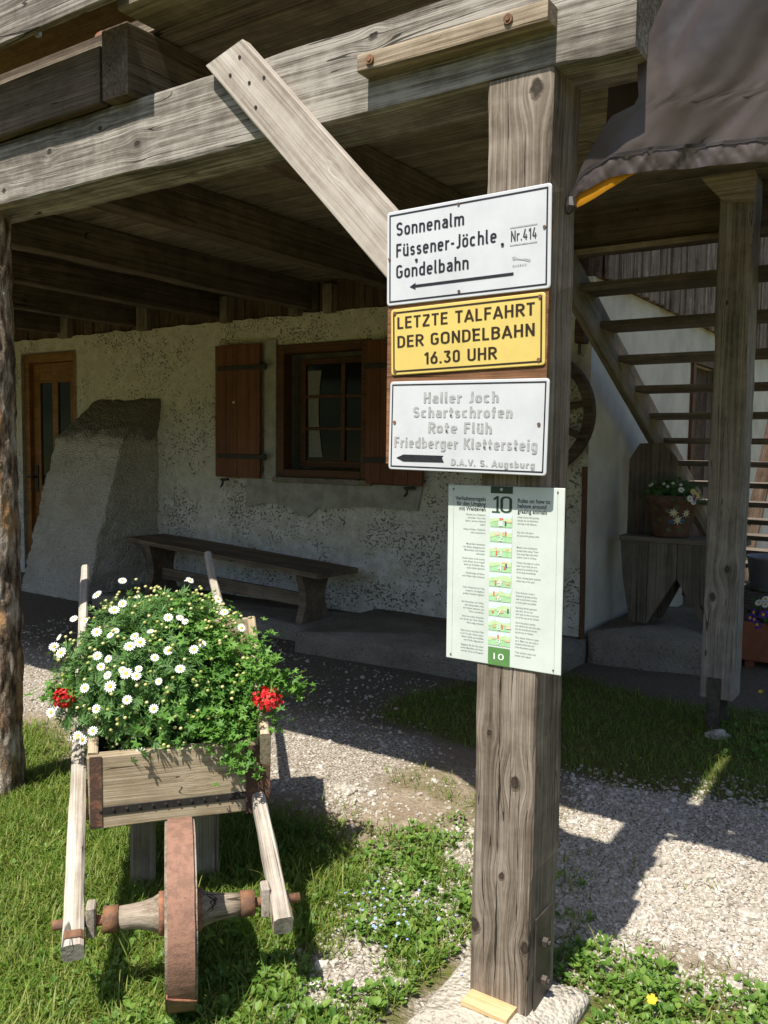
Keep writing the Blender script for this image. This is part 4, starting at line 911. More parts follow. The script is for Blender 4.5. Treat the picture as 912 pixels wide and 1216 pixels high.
cr = thing('crate', 'dark wooden crate standing behind the reddish-brown trough', 'crate', (-1.15, 7.25, 0))
for z in (.02, .17, .32): timber('front_slat', (-1.42, 7.02, z+.06), (-.85, 7.02, z+.06), .02, .12, W_TREAD, cr); timber('rear_slat', (-1.42, 7.48, z+.06), (-.85, 7.48, z+.06), .02, .12, W_TREAD, cr)
for x in (-1.40, -.87): timber('end_board', (x, 7.035, .22), (x, 7.465, .22), .02, .42, W_TREAD, cr)
timber('lid', (-1.43, 7.25, .452), (-.84, 7.25, .452), .48, .02, W_TREAD, cr)
tb = thing('metal_tub', 'grey zinc tub standing on the dark crate behind the trough', 'tub', (-1.2, 7.2, .463))
vs, fs = lathe([(0, 0), (.14, 0), (.155, .01), (.185, .25), (.195, .255), (.195, .268), (.18, .268), (.15, .02), (0, .02)])
mesh('tub_body', vs, fs, GALV, tb, Matrix.Translation((-1.2, 7.2, .463)), smooth=True)
lp_ = timber('leaning_plank', (-2.10, 10.6, .05), (-1.72, 10.6, 2.45), .05, .16, W_CLAD, None, upv=(1, 0, 0)); tag(lp_, 'brown plank leaning beyond the foot of the stairs', 'plank')

# ------------------------------------------------------------------ awning curtain
m, nt = newmat('dark_nylon_cloth'); co = OBJ(nt)
st_ = NO(nt, VM(nt, 'MULTIPLY', VM(nt, 'ADD', co, VM(nt, 'MULTIPLY', co, (0, 0, 0))), (1, 1, 1)), 3.2, 4, .6)
wv = NO(nt, co, 900, 2)
p = N(nt, 'BsdfPrincipled', {'Roughness': .4, 'Specular IOR Level': .5, 'Sheen Weight': .2, 'Sheen Roughness': .35})
nt.links.new(MIX(nt, SS(nt, st_, .3, .7), (.046, .040, .043), (.098, .078, .072)), p.inputs['Base Color'])
nt.links.new(BUMP(nt, wv, .15, .001, BUMP(nt, NO(nt, VM(nt, 'MULTIPLY', VM(nt, 'ADD', co, VM(nt, 'SCALE', NO(nt, co, 5, 3, out='Color'), scale=.25)), (5, 5, 1.6)), 1., 3, .5), .22, .03)), p.inputs['Normal'])
t = N(nt, 'BsdfTranslucent', {0: (.16, .09, .06, 1)}); x = N(nt, 'MixShader', {0: .18}); nt.links.new(p.outputs[0], x.inputs[1]); nt.links.new(t.outputs[0], x.inputs[2])
o = N(nt, 'OutputMaterial'); nt.links.new(x.outputs[0], o.inputs[0]); CLOTH = m
m, nt = newmat('orange_lining'); p = N(nt, 'BsdfDiffuse', {0: (.80, .36, .03, 1)}); t = N(nt, 'BsdfTranslucent', {0: (.75, .32, .03, 1)}); x = N(nt, 'MixShader', {0: .4})
nt.links.new(p.outputs[0], x.inputs[1]); nt.links.new(t.outputs[0], x.inputs[2]); o = N(nt, 'OutputMaterial'); nt.links.new(x.outputs[0], o.inputs[0]); LINING = m
SEAM = plain('dark_stitching', (.03, .027, .028), .7, .3, 300)
aw = thing('awning', 'dark brown-grey fabric awning with a gathered hem and orange lining hanging right of the beam', 'awning', (.3, 2.2, 4.2))
def interp(x, tab):
    if x <= tab[0][0]: return tab[0][1]
    for (a, b_), (c, d) in zip(tab, tab[1:]):
        if x <= c: return b_+(d-b_)*(x-a)/(c-a)
    return tab[-1][1]
HEM = [(-.915, 2.178), (-.873, 2.219), (-.784, 2.244), (-.656, 2.240), (-.417, 2.220), (.2, 2.19), (1.5, 2.2)]
LEFT = [(2.178, -.915), (2.25, -.862), (2.30, -.815), (2.333, -.775), (2.345, -.715), (2.44, -.722), (2.64, -.648), (3.0, -.60), (4.2, -.60)]
def cloth_y(X, z):
    h = z-2.2; f = min(1, h*2.2)
    d1 = 1.25*math.sin((X*5.2 - h*3.4)*2.2 + 2.5*mnoise.noise(V3((X*1.5, h*1.5, 0))))*.020
    d2 = mnoise.noise(V3((X*9-h*7, h*2.2+X*1.5, 3.3)))*.034 + mnoise.noise(V3((X*22-h*17, h*6, 8.1)))*.011*(1-.5*f) + mnoise.noise(V3((X*40-h*22, h*14, 5.1)))*.004*(1-f)
    rg = (1-abs(mnoise.noise(V3((X*6.5-h*8.5, h*1.6+X*2.2, 11.7))))*3.2); rg = max(0, rg)**2*.006 + max(0, 1-abs(mnoise.noise(V3((X*11-h*3, h*7+X*3, 21.7))))*4)**2*.0035*(1-.6*f)
    return 2.2 - rg*sst(-.9, -.7, X) + (d1+d2)*(.35+.65*f)*sst(-.93, -.75, X) - .05*f
TS = [0]+[(i/70)**1.7 for i in range(1, 71)]
vs = []; nx_ = 110
for t in TS:
    zn = 2.178+t*2.022; xl = interp(zn, LEFT)
    for i in range(nx_+1):
        s_ = (i/nx_)**1.35; X = xl+(1.5-xl)*s_; zb = interp(X, HEM); z = zb+t*(4.2-zb)
        vs.append((X, cloth_y(X, z), z))
fs = [(j*(nx_+1)+i, j*(nx_+1)+i+1, (j+1)*(nx_+1)+i+1, (j+1)*(nx_+1)+i) for j in range(70) for i in range(nx_)]
mesh('curtain', vs, fs, CLOTH, aw, smooth=True)
vs = []; nh = 620
for i in range(nh+1):
    X = -.915+(1.5+.915)*(i/nh); zb = interp(X, HEM); hh = .043*sst(-.93, -.84, X)+.004
    for j in range(6):
        q = j/5; z = zb - .004 + hh*q
        pk = ((1-abs(mnoise.noise(V3((X*42+q*1.5, q*.8, 1))))*3)*.0050 + mnoise.noise(V3((X*110, q*2.5, 4)))*.0028)*math.sin(PI*q)**.5
        vs.append((X, cloth_y(X, z) - .009 - pk*.7, z))
mesh('hem', vs, [(i*6+j, (i+1)*6+j, (i+1)*6+j+1, i*6+j+1) for i in range(nh) for j in range(5)], CLOTH, aw, smooth=True)
sv = []
for i in range(nh+1):
    X = -.90+(1.5+.90)*(i/nh); zb = interp(X, HEM); hh = .043*sst(-.93, -.84, X)+.004
    for q in (hh-.006, hh+.0015): sv.append((X, cloth_y(X, zb+q)-.0125, zb+q))
mesh('seam', sv, [(i*2, i*2+2, i*2+3, i*2+1) for i in range(nh)], SEAM, aw)
LOW = [(-.915, 2.174), (-.87, 2.186), (-.82, 2.203), (-.77, 2.224), (-.72, 2.243)]
vs = []
for i in range(25):
    X = -.915+.195*i/24; a, c = interp(X, LOW), interp(X, HEM)
    for j in range(4): q = j/3; vs.append((X, cloth_y(X, c)+.003-.012*math.sin(PI*q*.5)*(1-q), a+(c+.004-a)*q))
mesh('lining', vs, [(i*4+j, (i+1)*4+j, (i+1)*4+j+1, i*4+j+1) for i in range(24) for j in range(3)], LINING, aw, smooth=True)
vs = []
for i in range(9):
    for j in range(20): X = -.865+.30*i/8; z = 2.30+1.9*j/19; vs.append((X+(.0 if i else -.03*max(0, (2.5-z))), 2.335+.02*math.sin(i*1.7+z*3), z))
mesh('side_flap', vs, [(i*20+j, (i+1)*20+j, (i+1)*20+j+1, i*20+j+1) for i in range(8) for j in range(19)], CLOTH, aw, smooth=True)
vs = [(-.97+2.57*i/10, 2.14+2.9*j/10, 4.205+.03*math.sin(j*.9)+.2*j/10) for i in range(11) for j in range(11)]
mesh('canopy', vs, [(i*11+j, (i+1)*11+j, (i+1)*11+j+1, i*11+j+1) for i in range(10) for j in range(10)], CLOTH, aw, smooth=True)
MB().tube([(-.97, 2.15, 4.19), (1.6, 2.15, 4.19)], .02, 8).tube([(1.55, 2.15, 0), (1.55, 2.15, 4.18)], .025, 8).build('pole', GALV, aw)
ks = MB().tube([(-.897, 2.19, 2.205), (-.893, 2.185, 2.18), (-.90, 2.18, 2.165)], [.012, .016, .006], 8).build('tie_knot', IRON, aw)

# ------------------------------------------------------------------ wheelbarrow
BC = V3((-1.75, 1.602, 0)); BA = V3((.669, .743, 0)).normalized(); BB = V3((-BA.y, BA.x, 0))
def B(u, v, z): return BC + BB*u + BA*v + V3((0, 0, z))
wb = thing('wheelbarrow', 'old wooden wheelbarrow with iron-tyred wheel, its tray filled with flowers', 'wheelbarrow', tuple(BC))
sL = timber('shaft', B(-.105, -.272, .226), B(2.26, -.45, .90), .052, .056, W_SHAFT, wb, bev=.009, jit=.003, taper=.72)
sR = timber('shaft', B(-.105, .276, .228), B(2.20, .17, .97), .052, .056, W_SHAFT, wb, bev=.009, jit=.003, taper=.72)
fbd = timber('front_board', B(.400, -.275, .452), B(.405, .258, .468), .034, .232, W_BARROW, wb, bev=.004, jit=.003)
b = MB(); b.box(.0, .505, -.012, -.0085, -.004, .022)
st1 = timber('iron_strap', B(.381, -.27, .392), B(.386, .252, .407), .003, .024, IRON, fbd, bev=.0008, jit=.0008)
for v, w_ in ((-.252, .036), (.236, .042)):
    timber('corner_plate', B(.3808, v, .345), B(.3808, v, .57), w_, .003, PLATE, fbd, upv=-BB, bev=.0006, jit=.001)
b = MB()
for k in range(13):
    q = B(.3788, -.24+.48*k/12, .393+.0155*k/12+.003); b.tube([q, q-BB*.003], .004, 6)
b.build('stud', STEEL, fbd)
sbl = timber('side_board', B(.42, -.262, .47), B(1.18, -.30, .69), .03, .235, W_BARROW, wb, bev=.005, jit=.004)
sbr = timber('side_board', B(.385, .275, .488), B(1.18, .30, .715), .032, .27, W_BARROW, wb, bev=.005, jit=.004)
timber('end_plate', B(.3818, .276, .375), B(.3818, .276, .60), .036, .004, PLATE, sbr, upv=-BB, bev=.0006, jit=.001)
timber('rear_board', B(1.17, -.31, .70), B(1.17, .29, .715), .03, .24, W_BARROW, wb)
timber('floor', B(.42, -.015, .36), B(1.17, .0, .575), .55, .025, W_BARROW, wb)
timber('cross_bar', B(.62, -.34, .38), B(.62, .27, .38), .05, .05, W_SHAFT, wb)
for v in (-.12, .10): timber('leg', B(.66, v, -.03), B(.74, v, .44), .085, .065, W_HUB, wb, bev=.008)
# wheel, leaning a little
WMX = Matrix(((BB.x, 0, BA.x, BC.x), (BB.y, 0, BA.y, BC.y), (0, 1, 0, .2475), (0, 0, 0, 1)))
if WMX.determinant() < 0: WMX = Matrix(((BB.x, 0, -BA.x, BC.x), (BB.y, 0, -BA.y, BC.y), (0, 1, 0, .2475), (0, 0, 0, 1)))
sgn = 1 if (WMX.to_3x3() @ V3((0, 0, 1))).dot(BA) > 0 else -1
wh = MB(); n = 64
prof = [(.2475, -.034), (.2475, .034), (.2405, .034), (.2405, -.034)]
vs = []
for k in range(n):
    a = 2*PI*k/n
    for r, z in prof:
        e = 1+.006*mnoise.noise(V3((math.cos(a)*3, math.sin(a)*3, z*30)))
        vs.append((r*e*math.cos(a), r*e*math.sin(a), z+.002*mnoise.noise(V3((math.cos(a)*5, math.sin(a)*5, z*90)))))
wh.add(vs, [(k*4+j, k*4+(j+1) % 4, ((k+1) % n)*4+(j+1) % 4, ((k+1) % n)*4+j) for k in range(n) for j in range(4)])
whl = wh.build('wheel', TYRE, wb, WMX)
wheel_parts(whl, WMX, .2403, .034, .055, 8, W_HUB, .055, .082)
AXM = WMX @ Matrix(((0, 0, 1, 0), (0, 1, 0, 0), (1, 0, 0, 0), (0, 0, 0, 1)))
def lathe_ax(name, prof, mat, parent, nn=20):
    vs, fs = lathe([(r, z*sgn) for z, r in prof], nn); ob = mesh(name, [(z, y, x) for x, y, z in vs], fs, mat, parent, AXM, smooth=True); return ob
for s_ in (-1, 1):
    lathe_ax('hub', [(s_*.0, .0), (s_*.0, .054), (s_*.058, .052), (s_*.075, .043), (s_*.105, .036), (s_*.135, .033), (s_*.165, .031), (s_*.165, .0)], W_HUB, whl)
    lathe_ax('hub_band', [(s_*.041, .04), (s_*.041, .058), (s_*.058, .057), (s_*.058, .04)], RUST, whl)
    lathe_ax('hub_band', [(s_*.1655, .0), (s_*.1655, .036), (s_*.205, .035), (s_*.205, .0)], RUST2, whl)
    lathe_ax('axle_pin', [(s_*.2, .014), (s_*.335, .0135), (s_*.338, .0)], RUST2, whl, 10)
    bx = MB().box(-.026, .026, -.036, .05, s_*sgn*.236-.0125, s_*sgn*.236+.0125, 0, .004).build('bearing_plate', W_SHAFT, wb, WMX)
    timber('shaft_band', B(-.085, s_*.274, .232), B(-.060, s_*.275, .239), .0545, .0585, RUST2, (sL if s_ < 0 else sR), bev=.009, jit=.001)
pts = [WMX @ V3(((.251)*math.cos(a), (.251)*math.sin(a), z)) for a, z in ((-2.72, -.0365), (-2.69, -.02), (-2.665, .0), (-2.64, .02), (-2.615, .0365))]
wp = [pts[0] + (WMX.to_3x3() @ V3((.018, .009, 0)))] + pts + [pts[-1] + (WMX.to_3x3() @ V3((.018, .009, 0)))]
MB().tube(wp, .0028, 6).build('wire_tie', RUST, whl)

# ------------------------------------------------------------------ flowers in the barrow
LEAF_D = leafmat('daisy_foliage', (.06, .15, .038), (.10, .215, .055), (.16, .29, .09), .32)
LEAF_G = leafmat('geranium_foliage', (.075, .20, .028), (.12, .28, .042), (.19, .37, .075), .38, .42)
PETAL = plain('white_petal', (.80, .80, .78), .6, .03, 40); YOLK = plain('yellow_disc', (.70, .43, .03), .7, .2, 200); BUD = leafmat('cream_bud', (.30, .36, .08), (.55, .52, .20), (.62, .58, .30), .1)
m, nt = newmat('red_petal'); r_ = ISL(nt); col = RAMP(nt, r_, [(0, (.42, .008, .012)), (.6, (.62, .018, .022)), (1, (.75, .05, .04))]); PB(nt, col, .55, spec=.3); REDP = m
m, nt = newmat('purple_petal'); r_ = ISL(nt); col = RAMP(nt, r_, [(0, (.05, .015, .16)), (1, (.15, .06, .36))]); PB(nt, col, .6); PURP = m
# sprig of narrow leaflets / lobed leaf / petals
def sprig_t():
    v = []; f = []
    for a, l, z in ((0, 1, .25), (.75, .8, .12), (-.75, .8, .12), (1.5, .55, .05), (-1.5, .55, .05), (.35, .95, .5), (-.4, .9, .45)):
        c, s_ = math.cos(a), math.sin(a); n = len(v); wd = .09
        v += [(0, 0, 0), (c*l*.55-s_*wd, s_*l*.55+c*wd, z*.5), (c*l, s_*l, z), (c*l*.55+s_*wd, s_*l*.55-c*wd, z*.5)]; f += [(n, n+3, n+2, n+1)]
    return v, f
def lobed_t():
    v = [(0, 0, 0)]; f = []; k = 0
    for i in range(5):
        a = math.radians(-110+55*i); l = (0.8, .95, 1.05, .95, .8)[i]
        for da, rr in ((-.30, .55), (-.16, .86), (0, 1.), (.16, .86), (.30, .55)): v.append((rr*l*math.cos(a+da*.95), rr*l*math.sin(a+da*.95), .16*rr*rr*(1 if i % 2 else .6)-.05))
    for i in range(1, len(v)-1): f.append((0, i, i+1))
    return v, f
def petal_flower():
    v = []; f = []; mi = []
    for i in range(13):
        a = 2*PI*i/13; c, s_ = math.cos(a), math.sin(a); n = len(v)
        for x, y, z in ((.25, -.09, 0), (.72, -.15, .05), (1.0, -.07, .0), (1.0, .07, .0), (.72, .15, .05), (.25, .09, 0)): v.append((x*c-y*s_, x*s_+y*c, z+.012*(i % 3)))
        f.append(tuple(range(n, n+6))); mi.append(0)
    n = len(v); k = 10
    for r, z in ((.36, .02), (.30, .12), (.15, .18)):
        for q in range(k): v.append((r*math.cos(2*PI*q/k), r*math.sin(2*PI*q/k), z))
    for l in range(2):
        for q in range(k): f.append((n+l*k+q, n+l*k+(q+1) % k, n+(l+1)*k+(q+1) % k, n+(l+1)*k+q)); mi.append(1)
    f.append(tuple(range(n+2*k, n+3*k))); mi.append(1)
    return v, f, mi
SPV, SPF = sprig_t(); LBV, LBF = lobed_t(); DV, DF, DM = petal_flower()
EC = V3((.78, -.03, .69)); ER = V3((.42, .375, .315))
def ell_n(u, v, z): return V3(((u-EC.x)/ER.x**2, (v-EC.y)/ER.y**2, (z-EC.z)/ER.z**2)).normalized()
def toW(n): return (BB*n.x + BA*n.y + V3((0, 0, n.z))).normalized()
def bump_r(d, s): return 1 + .16*mnoise.noise(d*2.6+V3((s, 0, 0))) + .10*mnoise.noise(d*6+V3((0, s, 0)))
def shell(n, dens, seed, lo, c=EC, r=ER, fz=.30):
    rr = random.Random(seed); out = []
    while len(out) < n:
        d = V3((rr.gauss(0, 1), rr.gauss(0, 1), rr.gauss(0, 1))).normalized()
        k = (rr.uniform(lo**2.2, 1))**(1/2.2)*bump_r(d, seed)
        p = V3((c.x+d.x*r.x*k, c.y+d.y*r.y*k, c.z+d.z*r.z*k))
        fl = .545 + .25*(p.x-.40)                      # tray rim
        inside = .40 < p.x < 1.17 and abs(p.y) < .29
        if p.z < (fl-.03 if inside else fl-.01) and not (inside and p.z > fl-.12): continue
        if not dens(p, rr): continue
        out.append((p, d))
    return out
rr = random.Random(3)
dz = thing('daisy_bush', 'bushy white daisies with yellow centres filling the left of the wheelbarrow', 'flowers', tuple(B(.78, -.1, .5)))
Ms = []
for p, d in shell(6800, lambda p, r: r.random() < sst(.22, -.02, p.y-.35*(p.x-.8)+.1*mnoise.noise(p*5)), 21, .45):
    nn = (toW(ell_n(*p))+V3((rr.uniform(-.8, .8), rr.uniform(-.8, .8), rr.uniform(-.2, .9)))).normalized()
    Ms.append(look_m(nn, rr.uniform(0, 6.28), rr.uniform(.020, .042), B(*p)))
merged('foliage', SPV, SPF, Ms, LEAF_D, kind=None, parent=None)
fo = bpy.data.objects[-1] if False else COL.objects[-1]; fo.parent = dz; fo.matrix_parent_inverse = WM[dz.name].inverted()
FL = [(0.778, -0.423, 0.827), (0.671, -0.385, 0.83), (0.79, -0.408, 0.855), (0.843, -0.284, 0.989), (0.672, -0.184, 0.984), (0.65, -0.21, 0.968), (0.578, -0.261, 0.912), (0.537, -0.197, 0.923), (0.532, -0.214, 0.911), (0.49, -0.136, 0.913), (0.467, -0.118, 0.899), (0.467, -0.15, 0.888), (0.493, -0.086, 0.926), (0.537, -0.029, 0.959), (0.536, 0.009, 0.957), (0.522, 0.026, 0.947), (0.621, 0.161, 0.954), (0.708, 0.145, 0.983), (0.461, 0.08, 0.886), (0.442, 0.051, 0.875), (0.423, -0.071, 0.86), (0.434, -0.03, 0.877), (0.4, 0.007, 0.828), (0.384, -0.059, 0.798), (0.497, -0.252, 0.856), (0.467, -0.216, 0.852), (0.465, -0.238, 0.83), (0.426, -0.17, 0.827), (0.416, -0.158, 0.818), (0.412, -0.12, 0.831), (0.438, -0.216, 0.81), (0.42, -0.207, 0.781), (0.468, -0.288, 0.767), (0.387, -0.154, 0.748), (0.427, -0.25, 0.715), (0.365, -0.074, 0.724), (0.567, -0.383, 0.678), (0.655, -0.417, 0.644), (0.438, -0.262, 0.646), (0.493, -0.314, 0.616), (0.482, -0.299, 0.607), (0.575, -0.356, 0.572), (0.494, -0.25, 0.526), (0.401, -0.121, 0.568), (0.403, -0.127, 0.813), (0.589, 0.218, 0.906), (0.706, -0.313, 0.922),
      (.95, -.2, 1.02), (1.05, .05, 1.0), (.98, -.38, .88), (1.1, -.15, .93), (.85, .05, 1.03)]
fme = bpy.data.meshes.new('flower_head'); fme.from_pydata(DV, [], DF); fme.polygons.foreach_set('material_index', DM); fme.materials.append(PETAL); fme.materials.append(YOLK); fme.update()
for q in FL:
    q = (q[0], -.03+(q[1]+.03)*.92, .69+(q[2]-.69)*.96)
    n0 = toW(ell_n(*q)); p = B(*q) + n0*(.03 if q[2] > .6 else .012)
    nn = (n0*.55 + V3((.38, -.45, .45)) + V3((rr.uniform(-.45, .45), rr.uniform(-.45, .45), rr.uniform(-.2, .3)))).normalized()
    Mx = look_m(nn, rr.uniform(0, 6), rr.choice((rr.uniform(.0155, .020), rr.uniform(.011, .016))), p)
    o = bpy.data.objects.new('flower_head', fme); reg(o, Matrix([list(r_) for r_ in Mx] + [[0, 0, 0, 1]]), dz)
icv = []; ph = (1+5**.5)/2
for a in (-1, 1):
    for b_ in (-ph, ph): icv += [(0, a, b_), (a, b_, 0), (b_, 0, a)]
icv = np.array(icv)/math.sqrt(1+ph*ph); 
_b = bmesh.new()
for v in icv: _b.verts.new(v)
bmesh.ops.convex_hull(_b, input=_b.verts); _b.verts.ensure_lookup_table(); ICV = [tuple(v.co) for v in _b.verts]; _b.verts.index_update(); ICF = [tuple(v.index for v in f.verts) for f in _b.faces]; _b.free()
Ms = []
for p, d in shell(330, lambda p, r: p.y < .22 and p.x < 1.05 and p.z > .58, 33, .97):
    Ms.append(X4(np.eye(3), (.0068, .0068, .0062), B(*p)+toW(ell_n(*p))*rr.uniform(.0, .03)))
bo = merged('buds', ICV, ICF, Ms, BUD, kind=None, smooth=True); bo.parent = dz; bo.matrix_parent_inverse = WM[dz.name].inverted(); bo['kind'] = 'stuff'
# trailing geranium
gr = thing('geranium', 'trailing ivy geranium with lobed bright leaves and red flowers at both sides of the wheelbarrow', 'flowers', tuple(B(.7, .2, .5)))
Ms = []
for p, d in shell(1500, lambda p, r: r.random() < sst(-.10, .12, p.y-.35*(p.x-.8)+.1*mnoise.noise(p*5)) or (p.x > .9 and r.random() < .35), 41, .6):
    nn = (toW(ell_n(*p))*.8+V3((rr.uniform(-.7, .7), rr.uniform(-.9, .5), rr.uniform(.1, 1.)))).normalized()
    Ms.append(look_m(nn, rr.uniform(0, 6.28), rr.uniform(.014, .027), B(*p)))
def trail(path, n, rad, seed):
    r2 = random.Random(seed)
    for i in range(n):
        t = r2.random()*(len(path)-1); k = int(t); q = V3(path[k])*(1-(t-k))+V3(path[k+1])*(t-k)
        q = q + V3((r2.gauss(0, rad), r2.gauss(0, rad), r2.gauss(0, rad*.8)))
        Ms.append(look_m((V3((0, -.3, .8))+V3((r2.uniform(-.7, .7), r2.uniform(-.7, .7), r2.uniform(-.3, .5)))).normalized(), r2.uniform(0, 6.28), r2.uniform(.014, .025), B(*q)))
trail([(.62, .2, .66), (.56, .30, .72), (.60, .35, .71), (.64, .40, .70), (.66, .45, .68)], 150, .028, 1)
trail([(.45, .12, .60), (.385, .17, .585), (.35, .20, .55), (.34, .215, .50)], 130, .032, 2)
trail([(.41, .05, .66), (.39, .14, .64), (.40, .22, .63)], 160, .04, 6)
trail([(.6, -.30, .72), (.55, -.37, .74), (.55, -.42, .73)], 60, .025, 3)
trail([(.5, .25, .62), (.47, .29, .68), (.5, .27, .78), (.6, .27, .88)], 200, .04, 4)
fo = merged('foliage', LBV, LBF, Ms, LEAF_G, kind=None); fo.parent = gr; fo.matrix_parent_inverse = WM[gr.name].inverted()
PTV = [(0, 0, 0), (.5, -.42, .12), (1, -.3, .1), (1.05, .3, .1), (.5, .42, .12)]; PTF = [(0, 1, 2, 3, 4)]
for (u, v, z, rad, n) in ((.405, .287, .712, .046, 120), (.52, -.357, .725, .033, 70)):
    Ms = []
    for i in range(n):
        d = V3((rr.gauss(0, 1), rr.gauss(0, 1), rr.gauss(.3, .8))).normalized(); c = B(u, v, z) + V3((d.x*rad, d.y*rad, d.z*rad*.8))*rr.uniform(.75, 1.05)
        Ms.append(look_m((d+V3((rr.uniform(-.5, .5), rr.uniform(-.5, .5), rr.uniform(-.5, .5)))).normalized(), rr.uniform(0, 6.3), rr.uniform(.012, .019), c))
    fo = merged('flower_head', PTV, PTF, Ms, REDP, kind=None); fo.parent = gr; fo.matrix_parent_inverse = WM[gr.name].inverted()
sl_ = mesh('potting_soil', [tuple(B(.42+.75*i/6, -.285+.57*j/6, .50+.20*i/6+.02*rr.random())) for i in range(7) for j in range(7)], [(i*7+j, (i+1)*7+j, (i+1)*7+j+1, i*7+j+1) for i in range(6) for j in range(6)], SOILM, wb)
# flowers in the chair pot and the trough
def small_bush(name, label, cx, cy, cz, rx, ry, rz, n, fl, seed):
    t = thing(name, label, 'flowers', (cx, cy, cz)); r2 = random.Random(seed); Ms = []
    for i in range(n):
        d = V3((r2.gauss(0, 1), r2.gauss(0, 1), abs(r2.gauss(0, 1)))).normalized(); k = r2.uniform(.4, 1)*(1+.25*mnoise.noise(d*3))
        Ms.append(look_m((d+V3((r2.uniform(-.7, .7), r2.uniform(-.7, .7), .3))).normalized(), r2.uniform(0, 6), r2.uniform(.02, .045), (cx+d.x*rx*k, cy+d.y*ry*k, cz+d.z*rz*k)))
    f = merged('foliage', SPV, SPF, Ms, LEAF_D, kind=None); f.parent = t; f.matrix_parent_inverse = WM[t.name].inverted()
    for (ax, az, s_, mt) in fl:
        me = fme.copy()
        if mt: me.materials[0] = mt
        d = V3((ax, -.75, az)).normalized(); p = V3((cx+d.x*rx*1.02, cy+d.y*ry*1.02, cz+d.z*rz*1.02))
        nn = (d+V3((r2.uniform(-.3, .3), -.4, .3))).normalized(); Mx = look_m(nn, r2.uniform(0, 6), s_, p)
        o = bpy.data.objects.new('flower_head', me); reg(o, Matrix([list(q) for q in Mx] + [[0, 0, 0, 1]]), t)
    return t
YEL = plain('pale_yellow_petal', (.70, .62, .25), .6, .05)
small_bush('potted_daisies', 'small daisies with a few purple blooms growing in the painted pot', PCX, PCY, 1.17, .24, .20, .17, 700,
           [(-.7, .9, .022, None), (.45, .5, .024, None), (.75, .15, .026, None), (.95, -.02, .02, None), (-.1, .8, .014, None), (.2, .9, .014, None), (.05, .6, .012, None), (.5, .9, .013, None), (1.0, .3, .022, PURP), (1.15, .12, .022, PURP), (1.1, .6, .028, YEL), (1.25, .4, .03, YEL)], 5)
small_bush('trough_flowers', 'purple and white flowers growing in the reddish-brown trough', -.98, 6.61, .32, .30, .16, .24, 600,
           [(-.9+.2*i, .9+.25*math.sin(i*2.2), .03, None) for i in range(9)] + [(-.95+.13*i, .18+.2*math.sin(i*1.7), .035, PURP) for i in range(15)], 6)

# ------------------------------------------------------------------ grass, weeds, stones
LAWN = leafmat('lawn_grass', (.085, .165, .018), (.165, .265, .032), (.36, .37, .11), .45, .5)
WEED = leafmat('weed_leaf', (.07, .16, .025), (.13, .25, .04), (.22, .34, .07), .35, .45)
BLV = [(-.5, 0, 0), (.5, 0, 0), (-.42, .10, .45), (.42, .10, .45), (-.26, .34, .80), (.26, .34, .80), (0, .62, 1.0)]
BLF = [(0, 1, 3, 2), (2, 3, 5, 4), (4, 5, 6)]
def scatter(n, x0, x1, y0, y1, which, seed, power=1.):
    r2 = random.Random(seed); out = []; tries = 0
    while len(out) < n and tries < n*14:
        tries += 1; x = r2.uniform(x0, x1); y = r2.uniform(y0, y1)
        # only where the yard can be seen from around the camera
        if blocked(x, y): continue
        q = (x*RI.x+y*RI.y); zf = (x*fw.x+y*fw.y)
        if zf < 1.0 or abs(q) > zf*.60+.35: continue
        if r2.random() < zones(x, y)[which]**power: out.append((x, y, r2))
    return out
def inblock(x, y, z=0):
    return (x > -6.9 and y > 5.12 and x < -4.1) or (x < CORN and y > 4.86 and x > -4.15) or y > 5.9
Ms = []
for (n, box, sc) in ((70000, (-4.3, -.9, .9, 2.9), 1.), (9000, (-1.6, .6, 1.2, 3.3), .9), (17000, (-3.2, .3, 3.2, 5.7), .9), (1500, (-7.5, -2.5, 2.6, 5.0), 1.)):
    for x, y, r2 in scatter(n, *box, 0, int(box[0]*-100)+n, 1.3):
        if inblock(x, y): continue
        hh = r2.uniform(.022, .062)*sc*(1+.5*mnoise.noise(V3((x*3, y*3, 0)))); wd = r2.uniform(.0028, .0055)*sc
        R = rotz(r2.uniform(0, 6.28)) @ rotx(-r2.uniform(-.1, .75)); Ms.append(X4(R, (wd, hh, hh), (x, y, gz(x, y)-.003)))
        if r2.random() < .02: Ms.append(X4(R, (wd*1.1, hh*1.8, hh*2.2), (x, y, gz(x, y)-.003)))
merged('grass', BLV, BLF, Ms, LAWN); tag(COL.objects[-1], kind='stuff')
OVV = [(0, 0, 0), (.28, -.30, .10), (.65, -.33, .16), (1., 0, .08), (.65, .33, .16), (.28, .30, .10), (.35, 0, .02), (.7, 0, .08)]
OVF = [(0, 1, 6), (1, 2, 7, 6), (2, 3, 7), (3, 4, 7), (4, 5, 6, 7), (5, 0, 6)]
Ms = []
for (n, box, smin, smax) in ((1000, (-2.2, -.85, 1.3, 3.1), .011, .034), (1700, (-.95, .5, 1.2, 2.75), .011, .032), (1200, (-4.2, -1.6, 1.0, 2.7), .008, .021), (120, (-1.2, -.3, 4.3, 5.4), .015, .035)):
    for x, y, r2 in scatter(n, *box, 2, n+3):
        s0 = r2.uniform(smin, smax); k = r2.randint(4, 9); hs = r2.uniform(.3, 1.1)
        for j in range(k):
            a = 2*PI*j/k+r2.uniform(-.4, .4); R = rotz(a) @ roty(-r2.uniform(-.1, .9)); s_ = s0*r2.uniform(.6, 1.15)
            off = r2.uniform(.0, .022)
            Ms.append(X4(R, (s_, s_*r2.uniform(.7, 1.2), s_), (x+off*math.cos(a), y+off*math.sin(a), gz(x, y)+r2.uniform(.002, .035)*hs)))
